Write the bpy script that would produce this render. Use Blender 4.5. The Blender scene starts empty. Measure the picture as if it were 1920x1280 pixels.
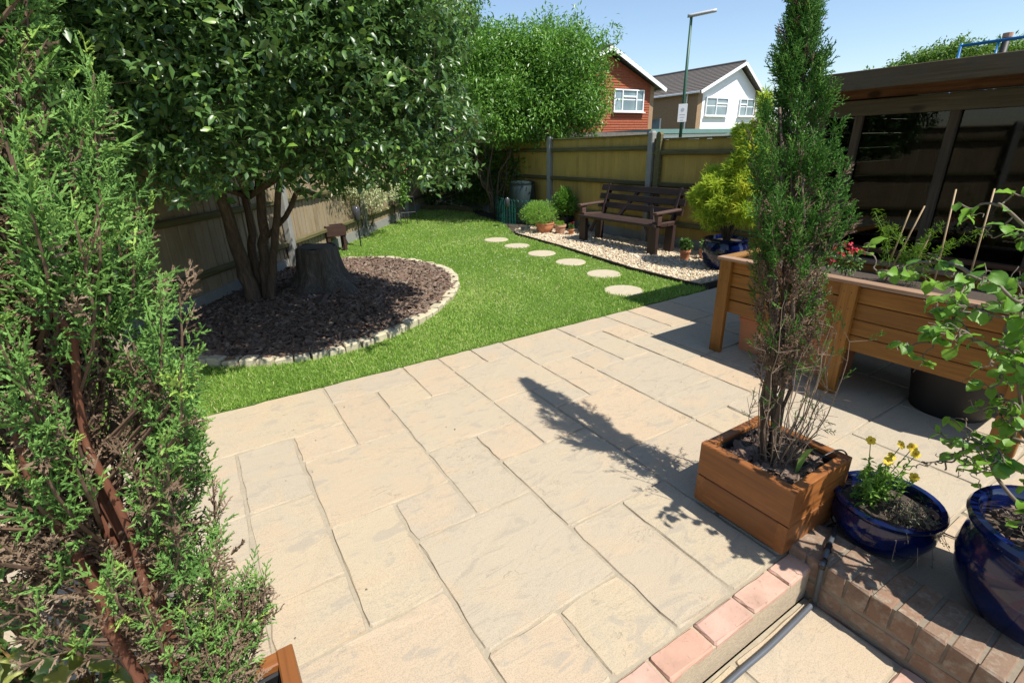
import bpy, math
import numpy as np
from mathutils import Vector, Matrix

S = bpy.context.scene
COL = S.collection
rng = np.random.default_rng(11)
rad = math.radians

# ------------------------------------------------------------------ camera, sky, sun, exposure
YAW, PITCH, ROLL = rad(31.74), rad(21.456), rad(-1.547)
fw = np.array([math.sin(YAW)*math.cos(PITCH), math.cos(YAW)*math.cos(PITCH), -math.sin(PITCH)])
rt = np.array([math.cos(YAW), -math.sin(YAW), 0.0]); up = np.cross(rt, fw)
rt2 = math.cos(ROLL)*rt + math.sin(ROLL)*up; up2 = -math.sin(ROLL)*rt + math.cos(ROLL)*up
cam_d = bpy.data.cameras.new('camera'); cam = bpy.data.objects.new('camera', cam_d); COL.objects.link(cam)
cam_d.sensor_width = 36.0; cam_d.lens = 17.226; cam_d.clip_start = 0.02; cam_d.clip_end = 2000
m = Matrix.Identity(4)
for i in range(3):
    m[i][0] = rt2[i]; m[i][1] = up2[i]; m[i][2] = -fw[i]
m[2][3] = 1.59
cam.matrix_world = m
S.camera = cam

SUN_EL, SUN_AZ = rad(57.7), rad(160.0)          # azimuth from +Y towards +X
W = bpy.data.worlds.new('World'); S.world = W; W.use_nodes = True
wn = W.node_tree.nodes; wl = W.node_tree.links
bg = wn['Background']; sky = wn.new('ShaderNodeTexSky'); sky.sky_type = 'NISHITA'
sky.sun_disc = False; sky.sun_elevation = SUN_EL; sky.sun_rotation = SUN_AZ
sky.altitude = 0; sky.air_density = 1.0; sky.dust_density = 0.45; sky.ozone_density = 1.5
wl.new(sky.outputs[0], bg.inputs[0]); bg.inputs[1].default_value = 0.12
sd = bpy.data.lights.new('sun', 'SUN'); sd.energy = 5.0; sd.angle = rad(0.53); sd.color = (1.0, 0.955, 0.88)
sun = bpy.data.objects.new('sun', sd); COL.objects.link(sun)
sdir = Vector((math.sin(SUN_AZ)*math.cos(SUN_EL), math.cos(SUN_AZ)*math.cos(SUN_EL), math.sin(SUN_EL)))
sun.rotation_euler = sdir.to_track_quat('Z', 'Y').to_euler(); sun.location = (8, -12, 20)
vs = S.view_settings
vs.view_transform = 'Standard'; vs.look = 'None'; vs.gamma = 1.0; vs.use_curve_mapping = False
vs.exposure = 0.58
S.cycles.max_bounces = 8; S.cycles.transparent_max_bounces = 12

# ------------------------------------------------------------------ helpers
def tag(o, label=None, cat=None, group=None, kind=None):
    if label: o['label'] = label
    if cat: o['category'] = cat
    if group: o['group'] = group
    if kind: o['kind'] = kind
    return o

def thing(name, label, cat, loc=(0, 0, 0), group=None, rotz=0.0):
    o = bpy.data.objects.new(name, None); COL.objects.link(o)
    o.location = loc; o.rotation_euler = (0, 0, rotz); o.empty_display_size = 0.1
    return tag(o, label, cat, group)

class MB:
    """collects vertices and faces of one mesh"""
    def __init__(s): s.V = []; s.F = {}; s.n = 0; s.T = []
    def add(s, V, faces, tint=None):
        V = np.asarray(V, float).reshape(-1, 3)
        for f in faces:
            f = np.asarray(f)
            if f.ndim == 1: f = f[None]
            s.F.setdefault(f.shape[1], []).append(f + s.n)
        s.V.append(V); s.n += len(V)
        s.T.append(np.full(len(V), 0.5) if tint is None else np.broadcast_to(tint, (len(V),)))
        return s
    def box(s, c, size, R=None):
        h = np.asarray(size, float)/2
        v = np.array([[x, y, z] for x in (-1, 1) for y in (-1, 1) for z in (-1, 1)])*h
        if R is not None: v = v @ np.asarray(R).T
        return s.add(v+np.asarray(c), [[[0, 1, 3, 2], [4, 6, 7, 5], [0, 4, 5, 1], [2, 3, 7, 6], [0, 2, 6, 4], [1, 5, 7, 3]]])
    def bar(s, p0, p1, w, t, wdir=(0, 0, 1), ch=0.004):
        """board with chamfered long edges from p0 to p1; w along wdir, t across"""
        p0 = np.asarray(p0, float); p1 = np.asarray(p1, float); d = p1-p0; d = d/np.linalg.norm(d)
        wd = np.asarray(wdir, float); wd = wd-d*(wd@d); wd /= np.linalg.norm(wd); td = np.cross(d, wd)
        a, b = w/2, t/2; c = min(ch, a*.6, b*.6)
        pr = [(-a+c, -b), (a-c, -b), (a, -b+c), (a, b-c), (a-c, b), (-a+c, b), (-a, b-c), (-a, -b+c)]
        v = [p+wd*x+td*y for p in (p0, p1) for x, y in pr]
        q = [[i, (i+1) % 8, 8+(i+1) % 8, 8+i] for i in range(8)]
        return s.add(v, [q, [list(range(7, -1, -1))], [list(range(8, 16))]])
    def tube(s, P, r, n=6, cap=True, tint=None):
        P = np.asarray(P, float); k = len(P); r = np.broadcast_to(r, (k,))
        T = np.gradient(P, axis=0); T /= np.linalg.norm(T, axis=1)[:, None]+1e-9
        a = np.array([0, 0, 1.0]) if abs(T[0][2]) < .9 else np.array([1.0, 0, 0])
        V = []
        u = np.cross(T[0], a); u /= np.linalg.norm(u)
        for i in range(k):
            u = u-T[i]*(u@T[i]); u /= np.linalg.norm(u)+1e-9; w = np.cross(T[i], u)
            for j in range(n):
                t = 2*math.pi*j/n; V.append(P[i]+r[i]*(math.cos(t)*u+math.sin(t)*w))
        q = [[i*n+j, i*n+(j+1) % n, (i+1)*n+(j+1) % n, (i+1)*n+j] for i in range(k-1) for j in range(n)]
        fs = [q]
        if cap: fs += [[list(range(n-1, -1, -1))], [list(range((k-1)*n, k*n))]]
        return s.add(V, fs, tint)
    def lathe(s, prof, c=(0, 0, 0), n=32, jit=0.0):
        """prof: list of (r, z) from outside bottom round to wherever; closed with caps where r > 0 at the ends"""
        V = []; c = np.asarray(c, float)
        for r, z in prof:
            for j in range(n):
                t = 2*math.pi*j/n; V.append(c+np.array([r*math.cos(t), r*math.sin(t), z]))
        k = len(prof)
        q = [[i*n+j, i*n+(j+1) % n, (i+1)*n+(j+1) % n, (i+1)*n+j] for i in range(k-1) for j in range(n)]
        return s.add(V, [q, [list(range(n-1, -1, -1))], [list(range((k-1)*n, k*n))]])
    def prism(s, poly, z0, z1):
        n = len(poly); V = [(x, y, z0) for x, y in poly]+[(x, y, z1) for x, y in poly]
        return s.add(V, [[[i, (i+1) % n, n+(i+1) % n, n+i] for i in range(n)], [list(range(n-1, -1, -1))], [list(range(n, 2*n))]])
    def inst(s, tv, tf, O, A, tint=None):
        """copies of a template: tv (k,3), tf list of arrays, O (n,3) origins, A (n,3,3) rows = images of x,y,z axes"""
        O = np.asarray(O); n = len(O); k = len(tv)
        V = np.einsum('ka,nab->nkb', tv, A)+O[:, None, :]
        off = (np.arange(n)*k)[:, None, None]
        fs = [(np.asarray(f)[None]+off).reshape(-1, np.asarray(f).shape[1]) for f in tf]
        t = None if tint is None else np.repeat(tint, k)
        return s.add(V.reshape(-1, 3), fs, t)
    def build(s, name, mat, parent=None, smooth=False, local=False, tint=False):
        V = np.concatenate(s.V) if s.V else np.zeros((0, 3))
        if parent is not None and not local:
            off = np.array(parent.location)
            if parent.parent is not None: off = off+np.array(parent.parent.location)
            V = V-off
        me = bpy.data.meshes.new(name); me.vertices.add(len(V)); me.vertices.foreach_set('co', V.astype(np.float32).ravel())
        idx = []; tot = []
        for k, L in s.F.items():
            a = np.concatenate(L); idx.append(a.ravel()); tot.append(np.full(len(a), k))
        idx = np.concatenate(idx); tot = np.concatenate(tot)
        me.loops.add(len(idx)); me.loops.foreach_set('vertex_index', idx.astype(np.int32))
        me.polygons.add(len(tot)); st = np.concatenate([[0], np.cumsum(tot)[:-1]])
        me.polygons.foreach_set('loop_start', st.astype(np.int32)); me.polygons.foreach_set('loop_total', tot.astype(np.int32))
        me.polygons.foreach_set('use_smooth', np.full(len(tot), bool(smooth)))
        if tint:
            at = me.attributes.new('tint', 'FLOAT', 'POINT'); at.data.foreach_set('value', np.concatenate(s.T).astype(np.float32))
        me.update(calc_edges=True)
        me.materials.append(mat)
        o = bpy.data.objects.new(name, me); COL.objects.link(o)
        if parent is not None: o.parent = parent
        return o

def place(name, me, parent, loc, rotz=0.0, scale=(1, 1, 1), mat4=None):
    """another piece that shares mesh data, loc in world space"""
    o = bpy.data.objects.new(name, me); COL.objects.link(o)
    if parent is not None:
        o.parent = parent
        loc = np.asarray(loc, float)-np.array(parent.location)
        if parent.parent is not None: loc = loc-np.array(parent.parent.location)
    o.location = loc; o.rotation_euler = (0, 0, rotz); o.scale = scale
    return o

def unit(a): return a/(np.linalg.norm(a, axis=-1, keepdims=True)+1e-9)
def rnd_dirs(n): return unit(rng.normal(size=(n, 3)))
def frames(D, roll=None):
    """rows: x = D (length axis), y, z for each direction, rolled at random"""
    D = unit(D); n = len(D)
    a = np.where(np.abs(D[:, 2:3]) < .95, np.array([[0, 0, 1.0]]), np.array([[1.0, 0, 0]]))
    y = unit(np.cross(a, D)); z = np.cross(D, y)
    r = rng.uniform(0, 2*math.pi, n) if roll is None else np.broadcast_to(roll, (n,))
    c, q = np.cos(r)[:, None], np.sin(r)[:, None]
    return np.stack([D, c*y+q*z, -q*y+c*z], 1)
def in_poly(P, poly):
    x, y = P[:, 0], P[:, 1]; ins = np.zeros(len(P), bool); j = len(poly)-1
    for i in range(len(poly)):
        xi, yi = poly[i]; xj, yj = poly[j]
        c = ((yi > y) != (yj > y)) & (x < (xj-xi)*(y-yi)/((yj-yi) or 1e-9)+xi)
        ins ^= c; j = i
    return ins
def vnoise(P, sc, seed=0):
    """cheap smooth noise, about -1..1"""
    r = np.random.default_rng(seed); o = np.zeros(len(P))
    for k in range(5):
        d = r.normal(size=3); d /= np.linalg.norm(d)
        o += np.sin(P @ d*sc*(1+.5*k)+r.uniform(0, 6.28))
    return o/2.6

# ------------------------------------------------------------------ materials
MATS = {}
def new_mat(name):
    mt = bpy.data.materials.new(name); mt.use_nodes = True; nt = mt.node_tree; nt.nodes.clear(); MATS[name] = mt
    return mt, nt
def nd(nt, typ, ins=None, **props):
    n = nt.nodes.new('ShaderNode'+typ)
    for k, v in props.items(): setattr(n, k, v)
    for k, v in (ins or {}).items():
        if isinstance(v, bpy.types.NodeSocket): nt.links.new(v, n.inputs[k])
        elif isinstance(v, bpy.types.Node): nt.links.new(v.outputs[0], n.inputs[k])
        else:
            if isinstance(v, tuple) and len(v) == 3 and n.inputs[k].type == 'RGBA': v = (*v, 1)
            n.inputs[k].default_value = v
    return n
def mixc(nt, fac, a, b, mode='MIX'):
    n = nd(nt, 'Mix', data_type='RGBA', blend_type=mode)
    for k, v in ((0, fac), (6, a), (7, b)):
        if isinstance(v, bpy.types.NodeSocket): nt.links.new(v, n.inputs[k])
        elif isinstance(v, bpy.types.Node): nt.links.new(v.outputs[0], n.inputs[k])
        else: n.inputs[k].default_value = (*v, 1) if isinstance(v, tuple) else v
    return n.outputs[2]
def ramp(nt, fac, stops):
    n = nd(nt, 'ValToRGB', {'Fac': fac}); e = n.color_ramp.elements
    while len(e) < len(stops): e.new(0.5)
    for el, (p, c) in zip(e, stops):
        el.position = p; el.color = (*c, 1) if isinstance(c, tuple) else (c, c, c, 1)
    return n.outputs[0]
def coords(nt, scale=(1, 1, 1), rand=True):
    tc = nd(nt, 'TexCoord'); v = tc.outputs['Object']
    if rand:
        oi = nd(nt, 'ObjectInfo'); mu = nd(nt, 'Math', {0: oi.outputs['Random'], 1: 37.0}, operation='MULTIPLY')
        v = nd(nt, 'VectorMath', {0: v, 1: mu.outputs[0]}, operation='ADD').outputs[0]
    return nd(nt, 'Mapping', {'Vector': v, 'Scale': scale}).outputs[0]
def noise(nt, vec, scale, detail=4, rough=.55, dist=0.0):
    return nd(nt, 'TexNoise', {'Vector': vec, 'Scale': scale, 'Detail': detail, 'Roughness': rough, 'Distortion': dist}).outputs[0]
def finish(mt, nt, color, rough=.7, bump=None, bstr=.3, bdist=.01, spec=.5, metal=0.0, coat=0.0, transl=0.0, tcol=None, **kw):
    ins = {'Base Color': color, 'Roughness': rough, 'Specular IOR Level': spec, 'Metallic': metal, 'Coat Weight': coat}
    ins.update(kw)
    p = nd(nt, 'BsdfPrincipled', ins)
    if bump is not None:
        b = nd(nt, 'Bump', {'Height': bump, 'Strength': bstr, 'Distance': bdist}); nt.links.new(b.outputs[0], p.inputs['Normal'])
    out = p.outputs[0]
    if transl > 0:
        t = nd(nt, 'BsdfTranslucent', {'Color': tcol if tcol is not None else color})
        mx = nd(nt, 'MixShader', {0: transl, 1: out, 2: t.outputs[0]}); out = mx.outputs[0]
    o = nd(nt, 'OutputMaterial', {'Surface': out}); return mt

def m_plain(name, c, rough=.6, var=.12, sc=12.0, bs=.15, **kw):
    mt, nt = new_mat(name); v = coords(nt)
    n = noise(nt, v, sc); n2 = noise(nt, v, sc*.22, 3)
    col = mixc(nt, n, tuple(x*(1-var) for x in c), tuple(min(1, x*(1+var)) for x in c))
    col = mixc(nt, ramp(nt, n2, [(.35, 0.0), (.75, .5)]), col, tuple(x*(1-2.3*var if var < .12 else .72) for x in c))
    return finish(mt, nt, col, rough, n, bs, .004, **kw)

def m_wood(name, a, b, axis='y', rough=.6, grain=1.0, knots=True, weather=None, spec=.4, coat=0.0, bstr=.35, con=.55):
    mt, nt = new_mat(name)
    sc = {'x': (1.2, 22, 22), 'y': (22, 1.2, 22), 'z': (22, 22, 1.2)}[axis]
    v = coords(nt, sc); g = noise(nt, v, 2.2*grain, 6, .6, .6)
    v2 = coords(nt, tuple(1.0 if q < 5 else 3.2 for q in sc)); g2 = noise(nt, v2, 2.0, 3)
    c = ramp(nt, g, [(.28, tuple(x*con for x in a)), (.48, a), (.68, b)])
    c = mixc(nt, ramp(nt, g2, [(.3, 0.0), (.75, .65)]), c, tuple(x*.62 for x in a))
    if knots:
        vk = coords(nt, tuple(3.2 if q < 5 else 6.5 for q in sc)); vo = nd(nt, 'TexVoronoi', {'Vector': vk, 'Scale': 1.0})
        c = mixc(nt, ramp(nt, vo.outputs['Distance'], [(.10, .9), (.20, 0.0)]), c, tuple(x*.25 for x in a))
    oi_ = nd(nt, 'ObjectInfo'); c = mixc(nt, nd(nt, 'Math', {0: oi_.outputs['Random'], 1: .55}, operation='MULTIPLY').outputs[0], c, tuple(x*.5 for x in a))
    if weather is not None:
        w = noise(nt, coords(nt), 3.5, 5, .65); c = mixc(nt, ramp(nt, w, [(.42, 0.0), (.62, .75)]), c, weather)
    return finish(mt, nt, c, rough, g, bstr, .003, spec=spec, coat=coat)

def m_leaf(name, a, b, rough=.4, transl=.3, spec=.5, tcol=None, c3=None, vein=False):
    mt, nt = new_mat(name)
    at = nd(nt, 'Attribute', attribute_name='tint'); st = [(.05, a), (.8, b)]
    if c3: st = [(.05, a), (.7, b), (.97, c3)]
    c = ramp(nt, at.outputs['Fac'], st)
    geo = nd(nt, 'NewGeometry')
    c2 = mixc(nt, geo.outputs['Backfacing'], c, mixc(nt, .35, c, tuple(min(1, x*1.5+.02) for x in b)))
    tc = mixc(nt, .5, c2, tcol if tcol else tuple(min(1, x*2.0) for x in b))
    return finish(mt, nt, c2, rough, None, spec=spec, transl=transl, tcol=tc)

def m_leafobj(name, a, b, transl=.35, rough=.45):
    mt, nt = new_mat(name); oi = nd(nt, 'ObjectInfo')
    v = coords(nt); n = noise(nt, v, 30, 3)
    c = ramp(nt, oi.outputs['Random'], [(.0, a), (1.0, b)])
    c = mixc(nt, ramp(nt, n, [(.4, 0.0), (.8, .5)]), c, tuple(x*.6 for x in a))
    return finish(mt, nt, c, rough, n, .25, .003, transl=transl, tcol=mixc(nt, .6, c, tuple(min(1, x*1.9) for x in b)))

def m_slab(name):
    mt, nt = new_mat(name); v = coords(nt)
    oi = nd(nt, 'ObjectInfo')
    base = ramp(nt, oi.outputs['Random'], [(0.0, (.435, .35, .235)), (.2, (.395, .335, .245)), (.4, (.45, .345, .23)), (.6, (.38, .325, .245)), (.8, (.435, .355, .235)), (1.0, (.42, .33, .225))])
    big = noise(nt, v, 2.6, 4, .6, .8); fine = noise(nt, v, 70, 4, .7); grain = noise(nt, v, 240, 2)
    mid = noise(nt, nd(nt, 'Mapping', {'Vector': v, 'Scale': (1.0, 2.2, 1.0), 'Rotation': (0, 0, .5)}).outputs[0], 6, 7, .62, 1.1)
    c = mixc(nt, ramp(nt, big, [(.45, 0.0), (.62, .5)]), base, (.385, .33, .245))
    c = mixc(nt, ramp(nt, noise(nt, v, 4.2, 3, .5, .4), [(.53, 0.0), (.66, .5)]), c, (.455, .34, .22))
    c = mixc(nt, ramp(nt, mid, [(.56, 0.0), (.64, .6)]), c, (.31, .27, .215))
    ln = nd(nt, 'Math', {0: nd(nt, 'Math', {0: mid, 1: .47}, operation='SUBTRACT').outputs[0]}, operation='ABSOLUTE').outputs[0]
    msk = ramp(nt, noise(nt, v, 5.5, 2), [(.56, 0.0), (.64, .6)])
    lf = nd(nt, 'Math', {0: ramp(nt, ln, [(.004, 1.0), (.012, 0.0)]), 1: msk}, operation='MULTIPLY').outputs[0]
    c = mixc(nt, lf, c, (.17, .145, .11))
    c = mixc(nt, ramp(nt, grain, [(.36, .55), (.52, 0.0)]), c, (.26, .22, .17))
    lay = ramp(nt, mid, [(.25, 0.0), (.44, .35), (.455, .5), (.60, .72), (.61, .85), (.8, 1.0)])
    h = nd(nt, 'Math', {0: lay, 1: nd(nt, 'Math', {0: fine, 1: .30}, operation='MULTIPLY').outputs[0]}, operation='ADD').outputs[0]
    h = nd(nt, 'Math', {0: h, 1: nd(nt, 'Math', {0: grain, 1: .15}, operation='MULTIPLY').outputs[0]}, operation='ADD').outputs[0]
    return finish(mt, nt, c, .82, h, .5, .0032, spec=.25)

def m_brick(name, cols, bstr=.5, moss=None):
    mt, nt = new_mat(name); v = coords(nt); oi = nd(nt, 'ObjectInfo')
    base = ramp(nt, oi.outputs['Random'], [(i/(len(cols)-1), c) for i, c in enumerate(cols)])
    n = noise(nt, v, 55, 5, .7); n2 = noise(nt, v, 9, 4)
    c = mixc(nt, ramp(nt, n2, [(.35, 0.0), (.7, .6)]), base, tuple(x*.6 for x in cols[0]))
    c = mixc(nt, ramp(nt, n, [(.58, 0.0), (.72, .55)]), c, tuple(x*.35 for x in cols[0]))
    if moss: c = mixc(nt, ramp(nt, noise(nt, v, 22, 5, .7), [(.50, 0.0), (.66, .75)]), c, moss)
    return finish(mt, nt, c, .85, n, bstr, .004, spec=.25)

slab_m = m_slab('riven_slab')
mortar_m = m_plain('mortar', (.335, .285, .205), .9, .25, 60, .6)
mortar_w = m_plain('wall_mortar', (.22, .18, .13), .95, .3, 50, .7)
brickp_m = m_brick('pink_brick', [(.50, .31, .225), (.53, .35, .27), (.47, .28, .20), (.51, .34, .275)], .25)
brickw_m = m_brick('wall_brick', [(.25, .15, .095), (.22, .15, .105), (.28, .185, .125), (.20, .135, .095)], .8, (.31, .26, .195))
cobble_m = m_brick('edging_stone', [(.52, .46, .31), (.47, .42, .30), (.56, .50, .35)], .6)
conc_m = m_plain('concrete', (.25, .25, .225), .9, .22, 40, .4)
soil_m = m_plain('soil', (.055, .04, .028), .95, .5, 60, .8)
round_m = m_plain('stepping_stone', (.44, .38, .27), .85, .2, 90, .5)
wood_orange = m_wood('planter_wood', (.30, .105, .024), (.41, .16, .04), 'x', .5, coat=.05, con=.4, weather=(.19, .07, .02))
wood_orange_y = m_wood('planter_wood_y', (.30, .105, .024), (.41, .16, .04), 'y', .5, coat=.05, con=.4, weather=(.19, .07, .02))
wood_bed = m_wood('bed_wood', (.28, .115, .017), (.38, .175, .03), 'y', .5)
wood_bed_z = m_wood('bed_wood_z', (.29, .12, .018), (.39, .18, .032), 'z', .5)
wood_bed_x = m_wood('bed_wood_x', (.33, .16, .04), (.43, .22, .06), 'x', .5)
wood_cap = m_wood('bed_cap_wood', (.34, .21, .13), (.44, .29, .19), 'y', .6, knots=False)
wood_dark = m_wood('bench_wood', (.042, .023, .018), (.07, .042, .034), 'y', .6, knots=False)
wood_dark_x = m_wood('bench_wood_x', (.085, .047, .036), (.15, .09, .072), 'x', .6, knots=False)
wood_dark_z = m_wood('bench_wood_z', (.038, .02, .016), (.065, .037, .03), 'z', .6, knots=False)
fence_m = m_wood('fence_wood', (.48, .32, .08), (.56, .395, .12), 'z', .8, knots=False, weather=(.40, .285, .085), spec=.2, con=.85, bstr=.1)
fence_l = m_wood('fence_wood_grey', (.34, .26, .155), (.43, .34, .22), 'z', .85, knots=False, weather=(.30, .25, .17), spec=.2, con=.8, bstr=.15)
rail_m = m_wood('fence_rail', (.13, .115, .05), (.21, .19, .09), 'x', .85, knots=False, spec=.2)
shed_g = m_wood('shed_fascia', (.095, .07, .04), (.15, .115, .068), 'y', .75, weather=(.075, .062, .042), spec=.25)
shed_r = m_wood('shed_board_red', (.13, .058, .028), (.19, .09, .045), 'y', .7, spec=.25)
shed_p = m_wood('shed_post', (.078, .056, .036), (.12, .092, .06), 'z', .75, spec=.25)
shed_in = m_wood('shed_inside', (.11, .085, .062), (.17, .135, .10), 'z', .8, knots=False)
terra_m = m_plain('terracotta', (.52, .21, .10), .75, .15, 18, .1)
terra_p = m_plain('pale_terracotta', (.50, .27, .17), .8, .15, 18, .1)
black_m = m_plain('black_plastic', (.006, .006, .007), .55, .2, 20, .05)
hose_m = m_plain('grey_pipe', (.075, .085, .10), .5, .15, 30, .05)
tube_m = m_plain('black_tube', (.015, .015, .016), .4, .1, 30, .05)
pole_m = m_plain('green_pole', (.03, .10, .06), .45, .1, 10, .02)
white_m = m_plain('white_paint', (.80, .80, .79), .5, .03, 4, .03)
upvc_m = m_plain('white_frame', (.82, .83, .84), .35, .02, 4, .0)
silver_m = m_plain('lamp_grey', (.45, .46, .47), .4, .05, 8, .0)
bluep_m = m_plain('blue_rail_paint', (.01, .16, .42), .4, .08, 10, .02)
wire_m = m_plain('green_wire', (.01, .12, .10), .45, .1, 20, .0)
teal_m = m_plain('felt_edge', (.12, .22, .20), .8, .1, 10, .1)
tile_r = m_brick('hung_tile', [(.30, .085, .042), (.35, .105, .05), (.26, .07, .035)], .3)
roof_m = m_brick('roof_tile', [(.13, .115, .105), (.16, .14, .125), (.11, .10, .095)], .4)
ybrick_m = m_brick('house_brick', [(.36, .25, .15), (.32, .21, .125), (.40, .28, .17)], .3)
bark_tr = m_wood('bark', (.11, .075, .05), (.19, .14, .095), 'z', .9, knots=False, bstr=.8)
bark_red = m_wood('red_bark', (.20, .075, .04), (.30, .13, .075), 'z', .85, knots=False, bstr=.8)
stump_m = m_wood('stump_bark', (.10, .085, .068), (.19, .17, .145), 'z', .95, knots=False, bstr=1.0)
twig_d = m_plain('dark_twig', (.13, .08, .05), .85, .25, 60, .3)
twig_m = m_plain('grey_twig', (.23, .165, .115), .85, .25, 60, .3)
cane_m = m_plain('bamboo_cane', (.42, .30, .16), .6, .15, 30, .1)
def m_glass(name, tint=(.8, .85, .85), refl=1.0):
    mt, nt = new_mat(name)
    fr = nd(nt, 'Fresnel', {'IOR': 1.55}); t = nd(nt, 'BsdfTransparent', {'Color': tint}); g = nd(nt, 'BsdfGlossy', {'Color': (.95, .97, 1.0), 'Roughness': .02})
    f2 = nd(nt, 'Math', {0: fr.outputs[0], 1: refl}, operation='MULTIPLY')
    mx = nd(nt, 'MixShader', {0: f2.outputs[0], 1: t.outputs[0], 2: g.outputs[0]}); nd(nt, 'OutputMaterial', {'Surface': mx.outputs[0]}); return mt
glass_m = m_glass('shed_glass', (.50, .52, .50), .55)
def m_pane(name):
    mt, nt = new_mat(name); v = coords(nt)
    return finish(mt, nt, ramp(nt, noise(nt, v, .8, 1), [(.3, (.10, .15, .17)), (.7, (.22, .29, .31))]), .05, None, spec=.9)
pane_m = m_pane('house_pane')
def m_glaze(name):
    mt, nt = new_mat(name); v = coords(nt, (1, 1, 1)); n = noise(nt, v, 3.5, 4, .6, .6)
    c = ramp(nt, n, [(.35, (.0015, .003, .018)), (.55, (.002, .007, .05)), (.72, (.005, .016, .12))])
    return finish(mt, nt, c, .12, noise(nt, v, 9, 2), .08, .01, spec=.5, coat=.3)
blue_m = m_glaze('blue_glaze')

def m_gravel(name, cols, rough=.75):
    mt, nt = new_mat(name); at = nd(nt, 'Attribute', attribute_name='tint'); v = coords(nt, rand=False)
    c = ramp(nt, at.outputs['Fac'], [(i/(len(cols)-1), q) for i, q in enumerate(cols)])
    c = mixc(nt, ramp(nt, noise(nt, v, 160, 3), [(.45, 0.0), (.7, .4)]), c, tuple(x*.5 for x in cols[0]))
    return finish(mt, nt, c, rough, spec=.3)
gravel_m = m_gravel('gravel', [(.54, .45, .31), (.66, .51, .31), (.62, .56, .46), (.74, .61, .42), (.45, .36, .25), (.78, .69, .55)])
chip_m = m_gravel('bark_chip', [(.10, .066, .046), (.17, .118, .085), (.09, .06, .044), (.23, .172, .13), (.14, .078, .05), (.28, .225, .175)], .85)
grass_m = m_leaf('grass_blade', (.155, .275, .04), (.285, .42, .08), .5, .38, .3, c3=(.54, .53, .25))
def m_turf():
    mt, nt = new_mat('turf'); v = coords(nt, rand=False); n = noise(nt, v, 90, 4, .7); n2 = noise(nt, v, 2.5, 3)
    c = ramp(nt, n, [(.3, (.045, .085, .012)), (.6, (.085, .17, .02)), (.75, (.14, .20, .05))])
    c = mixc(nt, ramp(nt, n2, [(.4, 0.0), (.8, .3)]), c, (.15, .17, .045))
    return finish(mt, nt, c, .9, n, .8, .02, spec=.2)
turf_m = m_turf()

# ------------------------------------------------------------------ the setting
b = MB(); b.add([(-400, -400, -.45), (400, -400, -.45), (400, 600, -.45), (-400, 600, -.45)], [[[0, 1, 2, 3]]])
tag(b.build('ground', m_plain('far_ground', (.12, .13, .06), .95, .3, .6, .2)), kind='structure')
b = MB(); b.box((0, 10.36, -.235), (26, 19.4, .41)); b.box((7.5, -2.0, -.235), (11.0, 5.3, .41))
tag(b.build('garden_soil', soil_m), kind='structure')

LAWN = [(-3.2, 3.49), (4.86, 3.49), (4.86, 4.78), (5.12, 6.53), (5.28, 8.3), (5.55, 8.95), (5.85, 9.6), (6.0, 10.3), (6.35, 12.2), (6.1, 13.3), (5.35, 14.0), (4.9, 13.4), (1.0, 8.0), (-2.4, 3.6)]
lawn = MB().prism(LAWN, -.1, 0.0).build('lawn', turf_m); tag(lawn, kind='structure')

# mulch bed outline, clockwise along the stone edging then back along the fence
EDGE = [(-.75, 5.2), (-.45, 4.62), (-.02, 4.27), (.28, 4.12), (.62, 4.05), (.95, 4.07), (1.25, 4.17), (1.62, 4.37), (1.98, 4.65), (2.28, 4.98), (2.55, 5.36), (2.75, 5.75), (2.86, 6.2), (2.83, 6.7), (2.68, 7.2), (2.40, 7.6), (2.12, 7.82), (1.85, 7.95)]
def smooth_path(P, n):
    P = np.asarray(P, float); d = np.r_[0, np.cumsum(np.linalg.norm(np.diff(P, axis=0), axis=1))]
    for _ in range(2): P[1:-1] = .25*P[:-2]+.5*P[1:-1]+.25*P[2:]
    t = np.linspace(0, d[-1], n); return np.stack([np.interp(t, d, P[:, k]) for k in range(P.shape[1])], 1)
EP = smooth_path(EDGE, 200)
MULCH = [tuple(p) for p in EP[::4]]+[(1.1, 8.2), (-.9, 5.5)]
mul = MB().prism(MULCH, -.02, .035).build('mulch_bed', soil_m); tag(mul, kind='structure')

def chip_field(n, poly, z, size, thin, tilt, seed, flat=(1, 1)):
    lo = np.min(poly, 0); hi = np.max(poly, 0); P = rng.uniform(lo, hi, (n, 2)); P = P[in_poly(P, poly)]
    k = len(P); O = np.c_[P, z+rng.uniform(0, .02, k)]
    D = np.c_[rng.normal(size=(k, 2)), rng.normal(size=k)*tilt]
    A = frames(D, rng.normal(size=k)*tilt)
    sx = size*rng.lognormal(0, .35, k); sy = sx*rng.uniform(.35, .7, k); sz = sx*thin*rng.uniform(.6, 1.4, k)
    A = A*np.stack([sx, sy, sz], 1)[:, :, None]
    return O, A
cv = np.array([(-1, -.7, -.5), (1, -1, -.5), (.8, .9, -.5), (-.9, 1, -.5), (-.8, -.6, .5), (.9, -.8, .6), (.7, .7, .4), (-.7, .8, .5)])*.5
cf = [np.array([[0, 3, 2, 1], [4, 5, 6, 7], [0, 1, 5, 4], [1, 2, 6, 5], [2, 3, 7, 6], [3, 0, 4, 7]])]
b = MB(); O, A = chip_field(26000, MULCH, .036, .055, .22, .45, 1); b.inst(cv, cf, O, A, rng.uniform(0, 1, len(O)))
tag(b.build('bark_chips', chip_m, mul, tint=True), 'reddish brown bark chippings covering the bed', kind='stuff')

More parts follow.
